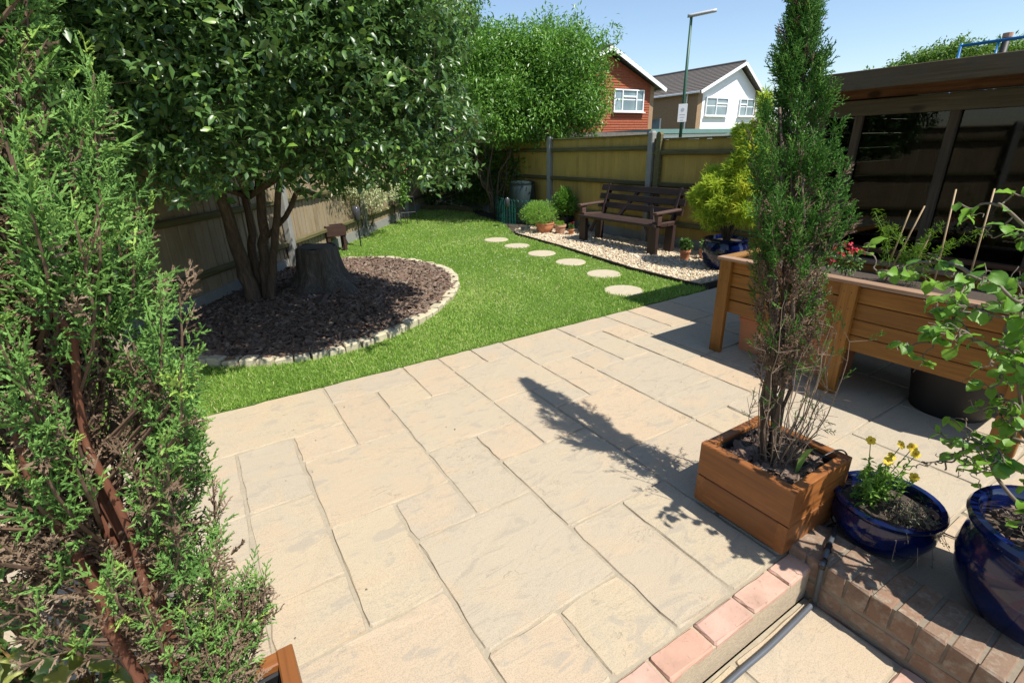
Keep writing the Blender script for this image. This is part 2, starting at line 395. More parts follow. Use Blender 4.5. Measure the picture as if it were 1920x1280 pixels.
# stone edging: every sett is a piece
edg = thing('bed_edging', 'curved row of cream stone setts edging the bark mulch bed', 'edging', (1.2, 4.15, 0))
seg = np.r_[0, np.cumsum(np.linalg.norm(np.diff(EP, axis=0), axis=1))]; L = seg[-1]; ns = int(L/.135)
for i in range(ns):
    t = (i+.5)*L/ns; x = np.interp(t, seg, EP[:, 0]); y = np.interp(t, seg, EP[:, 1])
    x2 = np.interp(t+.02, seg, EP[:, 0]); y2 = np.interp(t+.02, seg, EP[:, 1]); a = math.atan2(y2-y, x2-x)
    mb = MB(); l = L/ns*.5-.006+rng.uniform(-.004, .003); w = .052+rng.uniform(-.006, .006); h = .062+rng.uniform(-.012, .012); c = .010
    pr = lambda l, w, z: [(-l+rng.uniform(-.004, .004), -w, z), (l, -w+rng.uniform(-.004, .004), z), (l+rng.uniform(-.004, .004), w, z), (-l, w, z)]
    V = pr(l, w, -.05)+pr(l, w, h-c)+pr(l-c, w-c, h)
    mb.add(V, [[[j, (j+1) % 4, 4+(j+1) % 4, 4+j] for j in range(4)]+[[4+j, 4+(j+1) % 4, 8+(j+1) % 4, 8+j] for j in range(4)]+[[8, 9, 10, 11]]])
    o = mb.build('edging_stone', cobble_m, edg, local=True); o.location = (x-1.2, y-4.15, 0); o.rotation_euler = (rng.normal()*.05, rng.normal()*.04, a+rng.normal()*.04)

# gravel strip with timber edge
GRAV = [(4.88, 3.60), (6.52, 3.60), (6.52, 9.0), (6.0, 8.9), (5.55, 8.75), (5.30, 8.3), (5.14, 6.53), (4.90, 4.78)]
gr = MB().prism(GRAV, -.05, .012).build('gravel_bed', m_plain('gravel_base', (.36, .30, .22), .9, .3, 80, .6)); tag(gr, kind='structure')
b = MB()
ico = np.array([(1, 0, 0), (-1, 0, 0), (0, 1, 0), (0, -1, 0), (0, 0, 1), (0, 0, -1), (.62, .62, .5), (-.62, .62, .45), (-.62, -.62, .5), (.62, -.62, .45)])*.5
icf = [np.array([[0, 6, 4], [6, 2, 4], [2, 7, 4], [7, 1, 4], [1, 8, 4], [8, 3, 4], [3, 9, 4], [9, 0, 4], [0, 5, 6], [6, 5, 2], [2, 5, 7], [7, 5, 1], [1, 5, 8], [8, 5, 3], [3, 5, 9], [9, 5, 0]])]
O, A = chip_field(17500, GRAV, .012, .026, .62, .35, 2)
b.inst(ico, icf, O, A*1.15, rng.uniform(0, 1, len(O)))
tag(b.build('gravel', gravel_m, gr, tint=True), 'pale golden gravel pebbles', kind='stuff')
te = thing('timber_edging', 'low dark timber boards holding the gravel against lawn and paving', 'edging', (4.88, 3.57, 0))
for p0, p1 in [((4.855, 3.565, .012), (6.45, 3.565, .012)), ((4.87, 3.59, .0), (4.88, 4.78, .0)), ((4.885, 4.79, .0), (5.115, 6.5, .0)), ((5.12, 6.52, .0), (5.27, 8.28, .0))]:
    MB().bar(p0, p1, .09, .022, (0, 0, 1)).build('board', m_wood('edge_board', (.05, .04, .03), (.09, .07, .055), 'y', .8, knots=False) if 'edge_board' not in MATS else MATS['edge_board'], te)

# grass
def grass(n, near):
    lo = np.min(LAWN, 0); hi = np.max(LAWN, 0); P = rng.uniform(lo, hi, (n, 2))
    d = np.hypot(P[:, 0], P[:, 1]); keep = rng.uniform(size=n) < np.clip((near/d)**1.7, 0, 1)
    P = P[keep]; P = P[in_poly(P, LAWN)]; P = P[~in_poly(P, MULCH)]
    dm = np.min(np.hypot(P[:, None, 0]-EP[None, ::5, 0], P[:, None, 1]-EP[None, ::5, 1]), 1); P = P[dm > .058]
    for cx, cy, r in STONES:
        P = P[np.hypot(P[:, 0]-cx, P[:, 1]-cy) > r-.012]
    return P
STONES = [(4.66, 8.0, .225), (4.62, 7.22, .225), (4.58, 6.42, .225), (4.53, 5.62, .225), (4.42, 4.78, .225), (4.05, 4.03, .23)]
P = grass(1150000, 3.7); k = len(P); d = np.hypot(P[:, 0], P[:, 1])
O = np.c_[P, np.zeros(k)-.002]
D = np.c_[rng.normal(size=(k, 2))*.42, np.ones(k)]
A = frames(D); hgt = rng.uniform(.017, .037, k)*(1+.45*vnoise(O, 2.3, 5))*np.where(P[:, 1] < 3.54, rng.uniform(.7, 1.9, k), 1); wd = .0032*(d/3.7)**.6
A = A*np.stack([hgt, wd, np.ones(k)*.01], 1)[:, :, None]
tv = np.array([(0, -1, 0), (0, 1, 0), (.55, .75, .35), (1, 0, 1.3), (.55, -.75, .35)]); tf = [np.array([[0, 1, 2, 4]]), np.array([[4, 2, 3]])]
b = MB(); tn = np.clip(.42+.28*vnoise(O, 1.3, 3)+.16*vnoise(O, 5.0, 4)+rng.normal(size=k)*.18, 0, .92); tn[rng.uniform(size=k) < .07+.08*np.clip(vnoise(O, 2.1, 9), 0, 1)] = 1.0
b.inst(tv, tf, O, A, tn)
tag(b.build('grass', grass_m, lawn, tint=True), 'short bright green mown grass', kind='stuff')
# daisies
b = MB()
P = grass(9000, 60)[:900]; P = P[(P[:, 1] > 5)][:150]
for x, y in P:
    b.add([(x-.011, y, .042), (x, y-.011, .044), (x+.011, y, .042), (x, y+.011, .044)], [[[0, 1, 2, 3]]])
tag(b.build('daisies', m_plain('daisy', (.75, .74, .68), .6), lawn), 'tiny white daisies scattered in the grass', kind='stuff')

# stepping stones
where = ['beside the wire border hoop fence end', 'second from the wire border fence', 'third from the wire border fence', 'third from the patio edge', 'second from the patio edge', 'next to the patio edge']
for (x, y, r), w in zip(STONES, where):
    t = tag(MB().lathe([(r, -.05), (r, .008), (r-.008, .016)], n=40).build('stepping_stone', round_m), 'round buff stepping stone set in the lawn, '+w, 'stepping stone', 'stepping stones across the lawn')
    t.location = (x, y, 0)

# ------------------------------------------------------------------ patio
G = .304; GX = lambda i: .205+G*i; GY = lambda j: 3.482-G*j
pb = MB(); pb.box((1.2, 2.11, -.0538), (8.4, 2.74, .1)); pb.box((4.25, -.445, -.0538), (4.5, 2.36, .1))
patio = pb.build('patio', mortar_m); tag(patio, kind='structure')
known = [(-2, 1, 0, 2), (1, 3, 0, 1), (3, 4, 0, 2), (1, 2, 1, 3), (2, 3, 1, 2), (0, 1, 2, 3), (2, 4, 2, 4), (0, 2, 3, 5), (-1, 0, 2, 4), (-1, 0, 4, 6), (-1, 0, 6, 7), (1, 2, 5, 6), (2, 3, 4, 6), (3, 4, 4, 5), (0, 1, 5, 7), (1, 3, 6, 8), (-1, 1, 7, 9), (3, 5, 5, 7), (1, 2, 8, 9), (2, 3, 8, 9), (3, 4, 7, 9), (4, 5, 7, 9), (4, 5, 3, 5), (4, 6, 1, 3), (4, 5, 0, 1), (5, 6, 0, 1), (5, 6, 3, 4), (5, 7, 4, 6), (6, 8, 0, 2), (6, 7, 2, 4), (7, 8, 2, 3), (7, 9, 3, 5), (8, 9, 1, 3), (8, 10, 0, 1), (9, 10, 1, 2), (10, 11, 0, 2), (10, 12, 2, 4), (7, 9, 5, 6), (9, 10, 4, 6), (9, 10, 2, 4), (11, 13, 0, 2), (5, 7, 6, 8), (7, 8, 6, 8), (8, 10, 6, 8), (-4, -2, 0, 2), (-3, -1, 2, 4), (-3, -1, 4, 5)]
cells = {(i, j) for i in range(-8, 16) for j in range(9)}|{(i, j) for i in range(6, 16) for j in range(9, 13)}
lay = []
for a, c, p, q in known:
    s_ = {(i, j) for i in range(a, c) for j in range(p, q)}
    if s_ <= cells: cells -= s_; lay.append((a, c, p, q))
r2 = np.random.default_rng(5)
for j in range(13):
    for i in range(-8, 16):
        if (i, j) not in cells: continue
        opts = [(2, 2), (1, 2), (2, 1), (3, 2), (1, 1)]; pr = np.array([.36, .24, .18, .12, .10]); od = r2.choice(5, 5, False, pr)
        for o_ in od:
            w, h = opts[o_]; s_ = {(i+a, j+c) for a in range(w) for c in range(h)}
            if s_ <= cells: cells -= s_; lay.append((i, i+w, j, j+h)); break
def slab_mesh(w, h, gap, dz, seed, mat, name='paving_slab', parent=None, loc=None, edge=.0022, zb=-.035, cr=.010):
    r = np.random.default_rng(seed); a, c = w/2-gap, h/2-gap; pts = []
    def side(p, q, n):
        for k in range(n):
            t = k/n; pts.append((p[0]+(q[0]-p[0])*t, p[1]+(q[1]-p[1])*t))
    nx, ny = max(3, int(w/.075)), max(3, int(h/.075))
    side((-a+cr, -c), (a-cr, -c), nx); side((a-cr, -c), (a, -c+cr), 1); side((a, -c+cr), (a, c-cr), ny); side((a, c-cr), (a-cr, c), 1)
    side((a-cr, c), (-a+cr, c), nx); side((-a+cr, c), (-a, c-cr), 1); side((-a, c-cr), (-a, -c+cr), ny); side((-a, -c+cr), (-a+cr, -c), 1)
    pts = np.array(pts)+r.normal(size=(len(pts), 2))*edge; n = len(pts); nrm = unit(pts*np.array([1/a, 1/c])**3)
    ins = pts-np.sign(pts)*np.minimum(.002+np.abs(r.normal(size=(n, 1)))*.003, .008)*(np.abs(pts)/np.array([a, c]) > .8)
    zt = dz+r.normal(size=n)*.0012; tx, ty = r.normal(size=2)*.0025
    V = np.r_[np.c_[pts, np.full(n, zb)], np.c_[pts, zt-.008], np.c_[ins, zt+ins[:, 0]*tx+ins[:, 1]*ty]]
    q = [[i, (i+1) % n, n+(i+1) % n, n+i] for i in range(n)]+[[n+i, n+(i+1) % n, 2*n+(i+1) % n, 2*n+i] for i in range(n)]
    mb = MB().add(V, [q, [list(range(2*n, 3*n))]])
    o = mb.build(name, mat, parent, local=True)
    L_ = np.asarray(loc, float)-(np.array(parent.location) if parent else 0); o.location = L_
    return o
for k, (a, c, p, q) in enumerate(lay):
    slab_mesh((c-a)*G, (q-p)*G, .0055, 0.0008*rng.normal()+.0035, 100+k, slab_m, parent=patio, loc=((GX(a)+GX(c))/2, (GY(p)+GY(q))/2, 0))

lit = MB(); PP = np.c_[rng.uniform(-.5, 4.2, 45), .8+2.65*rng.uniform(0, 1, 45)**.6, np.full(45, .008)]
A_ = frames(np.c_[rng.normal(size=(45, 2)), rng.normal(size=45)*.08], rng.normal(size=45)*.15); sc_ = rng.uniform(.004, .014, 45)
lit.inst(np.array([(0, 0, 0), (.45, .35, .1), (1, 0, 0), (.45, -.35, .1)]), [np.array([[0, 1, 2], [0, 2, 3]])], PP, A_*sc_[:, None, None], rng.uniform(0, 1, 45))
tag(lit.build('leaf_crumbs', chip_m, patio, tint=True), kind='stuff')
# pink brick row along the step edge
step = thing('brick_step_edge', 'row of pink bricks along the top edge of the patio step', 'step edge', (0, .69, 0))
MB().box((-.35, .692, -.079), (4.25, .098, .142)).build('riser', m_plain('render', (.40, .32, .22), .95, .25, 70, .7), step)
x = -2.4
nb = 0
while x < 1.7:
    slab_mesh(.2235, .104, .005, .004, 900+nb, brickp_m, 'brick', step, (x+.112, .689, 0), .0012, -.02, .005); x += .2235; nb += 1
low = MB().box((-.3, .46, -.2065), (4.15, .36, .1)).build('step_tread', mortar_m); tag(low, kind='structure')
xs = [(-2.3, -1.5), (-1.5, -.9), (-.9, -.3), (-.3, .35), (.35, .8), (.8, 1.29), (1.29, 1.765)]
for k, (a, c) in enumerate(xs):
    slab_mesh(c-a, .33, .006, -.148, 400+k, slab_m, parent=low, loc=((a+c)/2, .468, 0), zb=-.18)
s2 = thing('lower_brick_step_edge', 'pale brick nosing of the lower step below the brick wall', 'step edge', (0, .25, -.15))
MB().box((-.3, .249, -.25), (4.14, .1, .19)).build('riser', MATS['render'], s2)
x = -2.3; nb = 0
while x < 1.6:
    slab_mesh(.2235, .104, .005, -.146, 940+nb, brickp_m, 'brick', s2, (x+.112+.055, .246, 0), .0015, -.17); x += .2235; nb += 1
lw = MB().box((-.3, -.9, -.3635), (4.15, 2.2, .1)).build('lower_path', mortar_m); tag(lw, kind='structure')
for i in range(7):
    for j in range(3): slab_mesh(.58, .6, .006, -.305, 500+i*3+j, slab_m, parent=lw, loc=(-2.1+i*.58, -.12-j*.6, 0), zb=-.33)

# brick retaining wall with brick-on-edge coping
wall = thing('brick_retaining_wall', 'low weathered brick wall with brick-on-edge coping beside the steps', 'wall', (1.88, .1, -.4))
MB().box((1.885, -.42, -.1795), (.207, 2.32, .45)).build('mortar_core', mortar_w, wall)
def brick_mesh(lx, ly, lz, seed):
    r = np.random.default_rng(seed); c = .006; V = []
    for sz, ins in ((-1, 0), (1, c), (1, 0)): pass
    h = np.array([lx, ly, lz])/2
    lv = [(-h[2], c), (-h[2]+c, 0), (h[2]-c, 0), (h[2], c)]
    for z, i in lv:
        for sx, sy in ((-1, -1), (1, -1), (1, 1), (-1, 1)):
            V.append((sx*(h[0]-i)+r.normal()*.0018, sy*(h[1]-i)+r.normal()*.0018, z+r.normal()*.0012))
    q = [[4*k+i, 4*k+(i+1) % 4, 4*k+4+(i+1) % 4, 4*k+4+i] for k in range(3) for i in range(4)]
    return MB().add(V, [q, [[3, 2, 1, 0]], [[12, 13, 14, 15]]])
edge_bricks = [brick_mesh(.215, .065, .1025, s).build('brick', brickw_m, wall, local=True) for s in range(4)]
str_bricks = [brick_mesh(.1025, .215, .065, 20+s).build('brick', brickw_m, wall, local=True) for s in range(4)]
used = set()
def lay_brick(pool, x, y, z):
    k = int(rng.integers(len(pool))); src = pool[k]; key = src.name
    o = src if key not in used else place('brick', src.data, wall, (0, 0, 0)); used.add(key)
    o.location = (x-1.88, y-.1, z+.4); o.rotation_euler = (rng.normal()*.008, rng.normal()*.008, rng.normal()*.012+(math.pi if rng.uniform() < .5 else 0))
y = .705
while y > -1.5:
    lay_brick(edge_bricks, 1.883+rng.normal()*.002, y, -.0015); y -= .0755
for row in range(3):
    y = .74-.1125*(1+row % 2)
    while y > -1.4:
        lay_brick(str_bricks, 1.829+rng.normal()*.0015, y, -.096-row*.0755); y -= .2255
# ------------------------------------------------------------------ fences
def fence_bay(p0, p1, h, boards_m, label, cap=True, group='fence panels', side=1, cap_h=.05):
    """feather-edge bay between two posts; side = +1 puts the boards to the right of p0->p1"""
    p0 = np.array(p0, float); p1 = np.array(p1, float); d = p1-p0; L = np.linalg.norm(d); d /= L; n = np.array([d[1], -d[0]])*side
    a = math.atan2(d[1], d[0])
    t = thing('fence_panel', label, 'fence', (*((p0+p1)/2), 0), group, a)
    nb = int(L/.108); w = L/nb
    z0 = .17
    mb = MB(); ch = .002
    prof = [(-w*.56, -.004), (w*.56, -.010), (w*.56, .011), (-w*.56, .000)]
    V = [(x, y, z) for z in (z0, h) for x, y in prof]
    mb.add(V, [[[0, 1, 5, 4], [1, 2, 6, 5], [2, 3, 7, 6], [3, 0, 4, 7], [3, 2, 1, 0], [4, 5, 6, 7]]])
    first = None
    for i in range(nb):
        x = -L/2+w*(i+.5)
        if first is None: first = mb.build('board', boards_m, t, local=True); o = first
        else: o = place('board', first.data, None, (0, 0, 0)); o.parent = t
        o.location = (x, -.045*side+rng.normal()*.0028, rng.normal()*.004); o.rotation_euler = (0, rng.normal()*.003, rng.normal()*.01+(math.pi if side < 0 else 0))
    for z in (.38, .98, h-.19):
        MB().bar((-L/2+.04, -.002*side, z), (L/2-.04, -.002*side, z), .075, .055, (0, 0, 1), .02).build('rail', rail_m, t, local=True)
    if cap: MB().bar((-L/2+.03, -.035*side, h+.012), (L/2-.03, -.035*side, h+.012), .085, .026, (0, 1, 0)).build('capping', rail_m if boards_m is fence_m else fence_l, t, local=True)
    g = MB().box((0, -.045*side, .08), (L-.09, .045, .19)).build('gravel_board', conc_m, t, local=True)
    return t
def conc_post(x, y, h, a, label):
    t = thing('concrete_post', label, 'fence post', (x, y, 0), 'concrete fence posts', a)
    c = .012; w = .052
    pr = [(-w+c, -w), (w-c, -w), (w, -w+c), (w, w-c), (w-c, w), (-w+c, w), (-w, w-c), (-w, -w+c)]
    mb = MB(); V = [(x_, y_, z) for z in (-.1, h-.03) for x_, y_ in pr]+[(x_*.7, y_*.7, h) for x_, y_ in pr]
    mb.add(V, [[[8*k+i, 8*k+(i+1) % 8, 8*k+8+(i+1) % 8, 8*k+8+i] for k in range(2) for i in range(8)], [list(range(16, 24))]])
    mb.build('post', conc_m, t, local=True); return t
BF = [(6.55, 3.06), (6.55, 6.07), (6.70, 9.07), (6.86, 12.07), (7.0, 15.1), (7.1, 18.0)]
bl = ['sunlit-edged yellowish feather-edge panel behind the golden shrub', 'yellowish feather-edge panel behind the dark bench', 'feather-edge panel beside the water butt', 'deep shaded panel behind the multi-stemmed shrub', 'shaded panel at the far corner beyond the shrub']
for i in range(5):
    fence_bay(BF[i], BF[i+1], 1.66 if i == 0 else 1.73, fence_m, bl[i], side=-1 if False else 1, group='back fence panels')
pl = ['grey concrete fence post at the blue railing end of the fence', 'grey concrete fence post directly behind the bench', 'grey concrete fence post beside the water butt', 'grey concrete post in the shade of the multi-stemmed shrub', 'grey concrete post at the far corner']
for i, l in enumerate(pl): conc_post(BF[i][0]-.01, BF[i][1], 1.70 if i == 0 else 1.80, 0.02, l)
wp = thing('wooden_post', 'round-topped wooden post next to the concrete post behind the bench', 'fence post', (6.53, 5.90, 0))
prof = [(-.05, 0), (.05, 0)]+[(.05, 1.72)]+[(.05*math.cos(t), 1.72+.06*math.sin(t)) for t in np.linspace(.3, math.pi-.3, 8)]+[(-.05, 1.72)]
V = [(-.03, y, z) for y, z in prof]+[(.03, y, z) for y, z in prof]; n = len(prof)
MB().add(V, [[[i, (i+1) % n, n+(i+1) % n, n+i] for i in range(n)], [list(range(n))], [list(range(2*n-1, n-1, -1))]]).build('post', rail_m, wp, local=True)

fd = unit(np.array([.6005, .7996])); f0 = np.array([2.86, 10.2])
LF = [f0+fd*3.0*k for k in (-4, -3, -2, -1, 0, 1, 2)]
ll = ['grey-brown feather-edge panel beyond the browning conifer', 'grey-brown feather-edge panel on the patio side of the evergreen', 'shaded feather-edge panel behind the evergreen trunks', 'sun-dappled feather-edge panel behind the tree stump', 'pale feather-edge panel under the variegated shrub', 'feather-edge panel behind the wire obelisk at the far end']
for i in range(6):
    fence_bay(LF[i], LF[i+1], 1.73, fence_l, ll[i], side=-1, group='fence panels beside the bark bed')
a = math.atan2(fd[1], fd[0])
lp = ['grey concrete post beyond the browning conifer', 'grey concrete post between browning conifer and evergreen trunks', 'grey concrete post behind the evergreen trunks', 'grey concrete post behind the stump', 'grey concrete post under the variegated shrub', 'grey concrete post by the wire obelisk', 'grey concrete post beyond the obelisk where the fences meet']
for p, l in zip(LF, lp): conc_post(p[0]+.02, p[1]-.02, 1.80, a, l)

# ------------------------------------------------------------------ bench
bn = thing('garden_bench', 'dark brown stained wooden bench standing on the gravel against the fence', 'bench', (6.1, 6.0, .012))
Y0, Y1 = 5.16, 6.93
for k in range(3):
    x = 5.80+.145*k; MB().bar((x, Y0-.01, .455), (x, Y1+.02, .455), .135, .04, (1, 0, 0)).build('seat_plank', wood_dark, bn)
for k, (z, x) in enumerate([(.615, 6.275), (.755, 6.315), (.90, 6.355)]):
    MB().bar((x, Y0-.06+.0*k, z), (x, Y1+.06, z), .10, .035, (.26, 0, 1)).build('back_slat', wood_dark, bn)
for y in (5.22, 6.84):
    MB().bar((5.80, y, .012), (5.80, y, .432), .16, .07, (0, 1, 0)).build('leg', wood_dark_z, bn)
    MB().bar((6.16, y, .012), (6.18, y, .43), .15, .07, (0, 1, 0)).build('leg', wood_dark_z, bn)
    MB().bar((6.21, y+.02*(1 if y < 6 else -1), .40), (6.40, y+.02*(1 if y < 6 else -1), .96), .09, .045, (1, 0, 0)).build('back_post', wood_dark_z, bn)
    MB().bar((5.78, y, .46), (6.24, y, .435), .10, .05, (0, 0, 1)).build('seat_bearer', wood_dark_x, bn)
    yo = y+(-.06 if y < 6 else .05)
    MB().bar((5.82, yo, .46), (5.82, yo, .615), .085, .06, (1, 0, 0)).build('arm_post', wood_dark_x, bn)
    MB().bar((5.72, yo, .635), (6.26, yo, .655), .10, .04, (0, 1, 0), .01).build('armrest', wood_dark_x, bn)
for y0, y1 in ((6.45, 6.1), (5.6, 5.85)):
    MB().bar((6.19, y0, .40), (6.38, y1, .90), .07, .035, (0, 1, 0)).build('brace', wood_dark_z, bn)
for y, s_ in ((5.32, 1), (6.72, -1)):
    MB().bar((5.86, y, .20), (5.86, y+.14*s_, .43), .05, .03, (0, 1, 0)).build('leg_brace', wood_dark_z, bn)

# ------------------------------------------------------------------ raised bed
rb = thing('raised_bed', 'waist-high orange-brown timber raised planting bed on legs', 'raised bed', (3.7, 1.42, 0))
BX0, BX1, BY0, BY1, BT = 3.37, 4.07, .46, 2.33, .775
for y, w in ((BY1-.05, .095), (1.40, .10), (BY0+.05, .115)):
    MB().bar((BX0+.005, y, 0), (BX0+.005, y, BT-.024), w, .04, (0, 1, 0), .003).build('leg', wood_bed_z, rb)
for y in (BY1-.05, BY0+.05):
    MB().bar((BX1, y, 0), (BX1, y, BT-.024), .09, .04, (0, 1, 0), .003).build('leg', wood_bed_z, rb)
zt = BT-.027
for k in range(4):
    z = zt-.105*k-.0515
    MB().bar((BX0+.036, BY0+.01, z-.012), (BX0+.036, 1.385, z-.012), .101, .02, (0, 0, 1), .003).build('board', wood_bed, rb)
    MB().bar((BX0+.036, 1.395, z+.012), (BX0+.036, BY1-.01, z+.012), .098, .02, (0, 0, 1), .003).build('board', wood_bed, rb)
    MB().bar((BX1-.03, BY0+.01, z), (BX1-.03, BY1-.01, z), .101, .02, (0, 0, 1), .003).build('board', wood_bed, rb)
    for y in (BY0+.012, BY1-.012):
        MB().bar((BX0+.05, y, z), (BX1-.05, y, z), .101, .02, (0, 0, 1), .003).build('end_board', wood_bed_x, rb)
capw = .085
for x in (BX0+.02, BX1-.02): MB().bar((x, BY0-.02, BT-.011), (x, BY1+.02, BT-.011), capw, .022, (1, 0, 0), .003).build('top_rail', wood_cap, rb)
for y in (BY0+.02, BY1-.02): MB().bar((BX0+.064, y, BT-.011), (BX1-.064, y, BT-.011), capw, .021, (0, 1, 0), .003).build('top_rail', wood_bed_x, rb)
MB().box((3.72, 1.395, .52), (.60, 1.80, .36)).build('soil', soil_m, rb)
scr = MB()
for y in (BY1-.05, 1.40, BY0+.05):
    for z in (.70, .595, .49, .385):
        for dy in (-.022, .022):
            scr.add([(BX0-.0155, y+dy+.0035*math.cos(t), z+.0035*math.sin(t)) for t in np.linspace(0, 6.28, 8, endpoint=False)], [[list(range(8))]])
tag(scr.build('screws', black_m, rb), kind='stuff')

def pot(name, label, cat, c, prof, mat, soil_z=None, soil_r=None, n=36, group=None):
    t = thing(name, label, cat, c, group); MB().lathe(prof, n=n).build('body', mat, t, smooth=True, local=True)
    for p in t.children: p.data.set_sharp_from_angle(angle=rad(38))
    if soil_z is not None: MB().lathe([(soil_r, soil_z-.01), (soil_r, soil_z)], n=24).build('soil', soil_m, t, local=True)
    return t
# troughs and tub under the bed
def trough(c, sx, sy, h, label):
    t = thing('terracotta_trough', label, 'trough', c, 'terracotta troughs under the raised bed')
    mb = MB(); lv = [(.90, 0), (.97, h*.80), (.97, h*.805), (1.03, h*.81), (1.03, h*.89), (.99, h*.90), (.99, h*.905), (1.04, h*.92), (1.04, h), (.92, h), (.90, h-.05)]
    V = [(sx/2*k*a_, sy/2*k*b_, z) for k, z in lv for a_, b_ in ((-1, -1), (1, -1), (1, 1), (-1, 1))]
    m_ = len(lv); mb.add(V, [[[4*k+i, 4*k+(i+1) % 4, 4*k+4+(i+1) % 4, 4*k+4+i] for k in range(m_-1) for i in range(4)], [[4*m_-4, 4*m_-3, 4*m_-2, 4*m_-1]]])
    mb.build('body', terra_m, t, local=True)
    return t
trough((3.68, 1.62, 0), .27, .36, .33, 'terracotta trough under the raised bed by its middle leg')
trough((3.68, 2.04, 0), .27, .34, .31, 'terracotta trough under the raised bed by its end leg')
pot('black_tub', 'large matt black plastic tub stored under the raised bed', 'tub', (3.74, .86, 0), [(.19, 0), (.235, .30), (.25, .31), (.25, .35), (.235, .352), (.225, .30)], black_m, .29, .22)

# ------------------------------------------------------------------ square planters
def planter(cx, cy, s_, z0, z1, label):
    t = thing('wooden_planter', label, 'planter', (cx, cy, z0)); h = s_/2; th = .042; mid = (z0+z1)/2
    for za, zb, fl in ((z0+.03, mid-.0015, 0), (mid+.0015, z1, 1)):
        zc = (za+zb)/2; w = zb-za
        for sg in (-1, 1):
            e = th if fl else 0; g = 0 if fl else th
            MB().bar((cx-h+e, cy+sg*(h-th/2), zc), (cx+h-e, cy+sg*(h-th/2), zc), w, th, (0, 0, 1), .004).build('board', wood_orange, t)
            MB().bar((cx+sg*(h-th/2), cy-h+g, zc), (cx+sg*(h-th/2), cy+h-g, zc), w, th, (0, 0, 1), .004).build('board', wood_orange_y, t)
    for sx in (-1, 1):
        for sy in (-1, 1): MB().box((cx+sx*(h-.09), cy+sy*(h-.09), z0+.015), (.07, .07, .03)).build('foot', black_m, t)
    i = h-th; mb = MB(); zz = z1-.012
    ring = [(-i, -i), (0, -i+.006), (i, -i), (i-.006, 0), (i, i), (0, i-.006), (-i, i), (-i+.006, 0)]; ri = [(x*.965, y*.965) for x, y in ring]
    V = [(cx+x, cy+y, z0+.05) for x, y in ring]+[(cx+x, cy+y, zz+(.0 if k % 2 else -.012)) for k, (x, y) in enumerate(ring)]+[(cx+x, cy+y, zz-.02) for x, y in ri]+[(cx+x, cy+y, z1-.09) for x, y in ri]
    mb.add(V, [[[8*k+j, 8*k+(j+1) % 8, 8*k+8+(j+1) % 8, 8*k+8+j] for k in range(3) for j in range(8)]]).build('liner', black_m, t)
    MB().box((cx, cy, (z0+z1-.06)/2), (2*i-.012, 2*i-.012, z1-.06-z0)).build('soil', soil_m, t)
    b = MB(); sq = [(cx-i+.02, cy-i+.02), (cx+i-.02, cy-i+.02), (cx+i-.02, cy+i-.02), (cx-i+.02, cy+i-.02)]
    O, A = chip_field(420, sq, z1-.058, .04, .22, .5, 3); b.inst(cv, cf, O, A, rng.uniform(0, 1, len(O)))
    tag(b.build('bark_chips', chip_m, t, tint=True), kind='stuff')
    return t
planter(1.925, .945, .43, .0, .335, 'square orange timber planter holding the tall slim juniper at the step corner')
planter(-.245, .935, .43, .0, .335, 'square orange timber planter under the large browning conifer')

# ------------------------------------------------------------------ pots
bigprof = [(.14, 0), (.20, .05), (.245, .14), (.262, .23), (.25, .31), (.232, .345), (.236, .36), (.262, .375), (.268, .392), (.26, .408), (.238, .41), (.225, .395), (.215, .34), (.21, .30)]
pot('blue_glazed_pot', 'large deep blue glazed pot behind the brick wall holding the twisted hazel', 'pot', (2.155, .10, .002), [(r_*.95, z_*.97) for r_, z_ in bigprof], blue_m, .325, .205)
smprof = [(.11, 0), (.155, .045), (.182, .10), (.186, .15), (.178, .18), (.192, .195), (.195, .206), (.188, .215), (.170, .212), (.16, .19), (.15, .15)]
pot('blue_glazed_bowl', 'shallow blue glazed bowl of yellow pansies behind the brick wall', 'pot', (2.155, .575, .002), smprof, blue_m, .165, .158)
bp3 = [(r*1.08, z*.98) for r, z in bigprof]
pot('blue_glazed_pot', 'dark blue glazed pot on the gravel under the golden feathery shrub', 'pot', (5.86, 4.02, .014), [(.17, 0), (.25, .08), (.29, .2), (.285, .32), (.26, .37), (.285, .385), (.287, .40), (.26, .41), (.245, .37), (.24, .33)], blue_m, .36, .245)
cone = lambda r, h: [(r*.68, 0), (r*.93, h*.78), (r*.94, h*.785), (r*1.02, h*.79), (r*1.02, h), (r*.92, h), (r*.88, h*.8)]
pot('terracotta_bowl', 'wide orange terracotta bowl with a feathery dwarf conifer, on the gravel edge', 'pot', (5.80, 8.02, .014), [(.10, 0), (.15, .05), (.172, .12), (.175, .17), (.185, .18), (.185, .20), (.165, .20), (.155, .16)], terra_m, .165, .155)
pot('terracotta_pot', 'pale terracotta pot holding a low green cushion plant', 'pot', (5.95, 7.72, .014), cone(.115, .18), terra_p, .15, .10)
pot('terracotta_pot', 'small bright terracotta pot with a little red flower, beside the bench', 'pot', (6.03, 7.48, .014), cone(.062, .115), terra_m, .095, .055)
pot('dark_pot', 'dark glazed pot holding a cone-shaped conifer by the fence', 'pot', (6.45, 8.22, .014), cone(.19, .25), black_m, .22, .165)
pot('dark_pot', 'low dark pot half hidden beside the bench leg', 'pot', (6.35, 7.5, .014), cone(.12, .17), black_m, .14, .10)
pot('terracotta_pot', 'terracotta pot with leafy herb, at the shrub end of the bench', 'pot', (5.92, 4.70, .014), cone(.078, .145), terra_m, .12, .07)
pot('terracotta_pot', 'shaded terracotta pot between the herb pot and the dark blue pot', 'pot', (6.12, 4.52, .014), cone(.075, .15), terra_m, .12, .066)
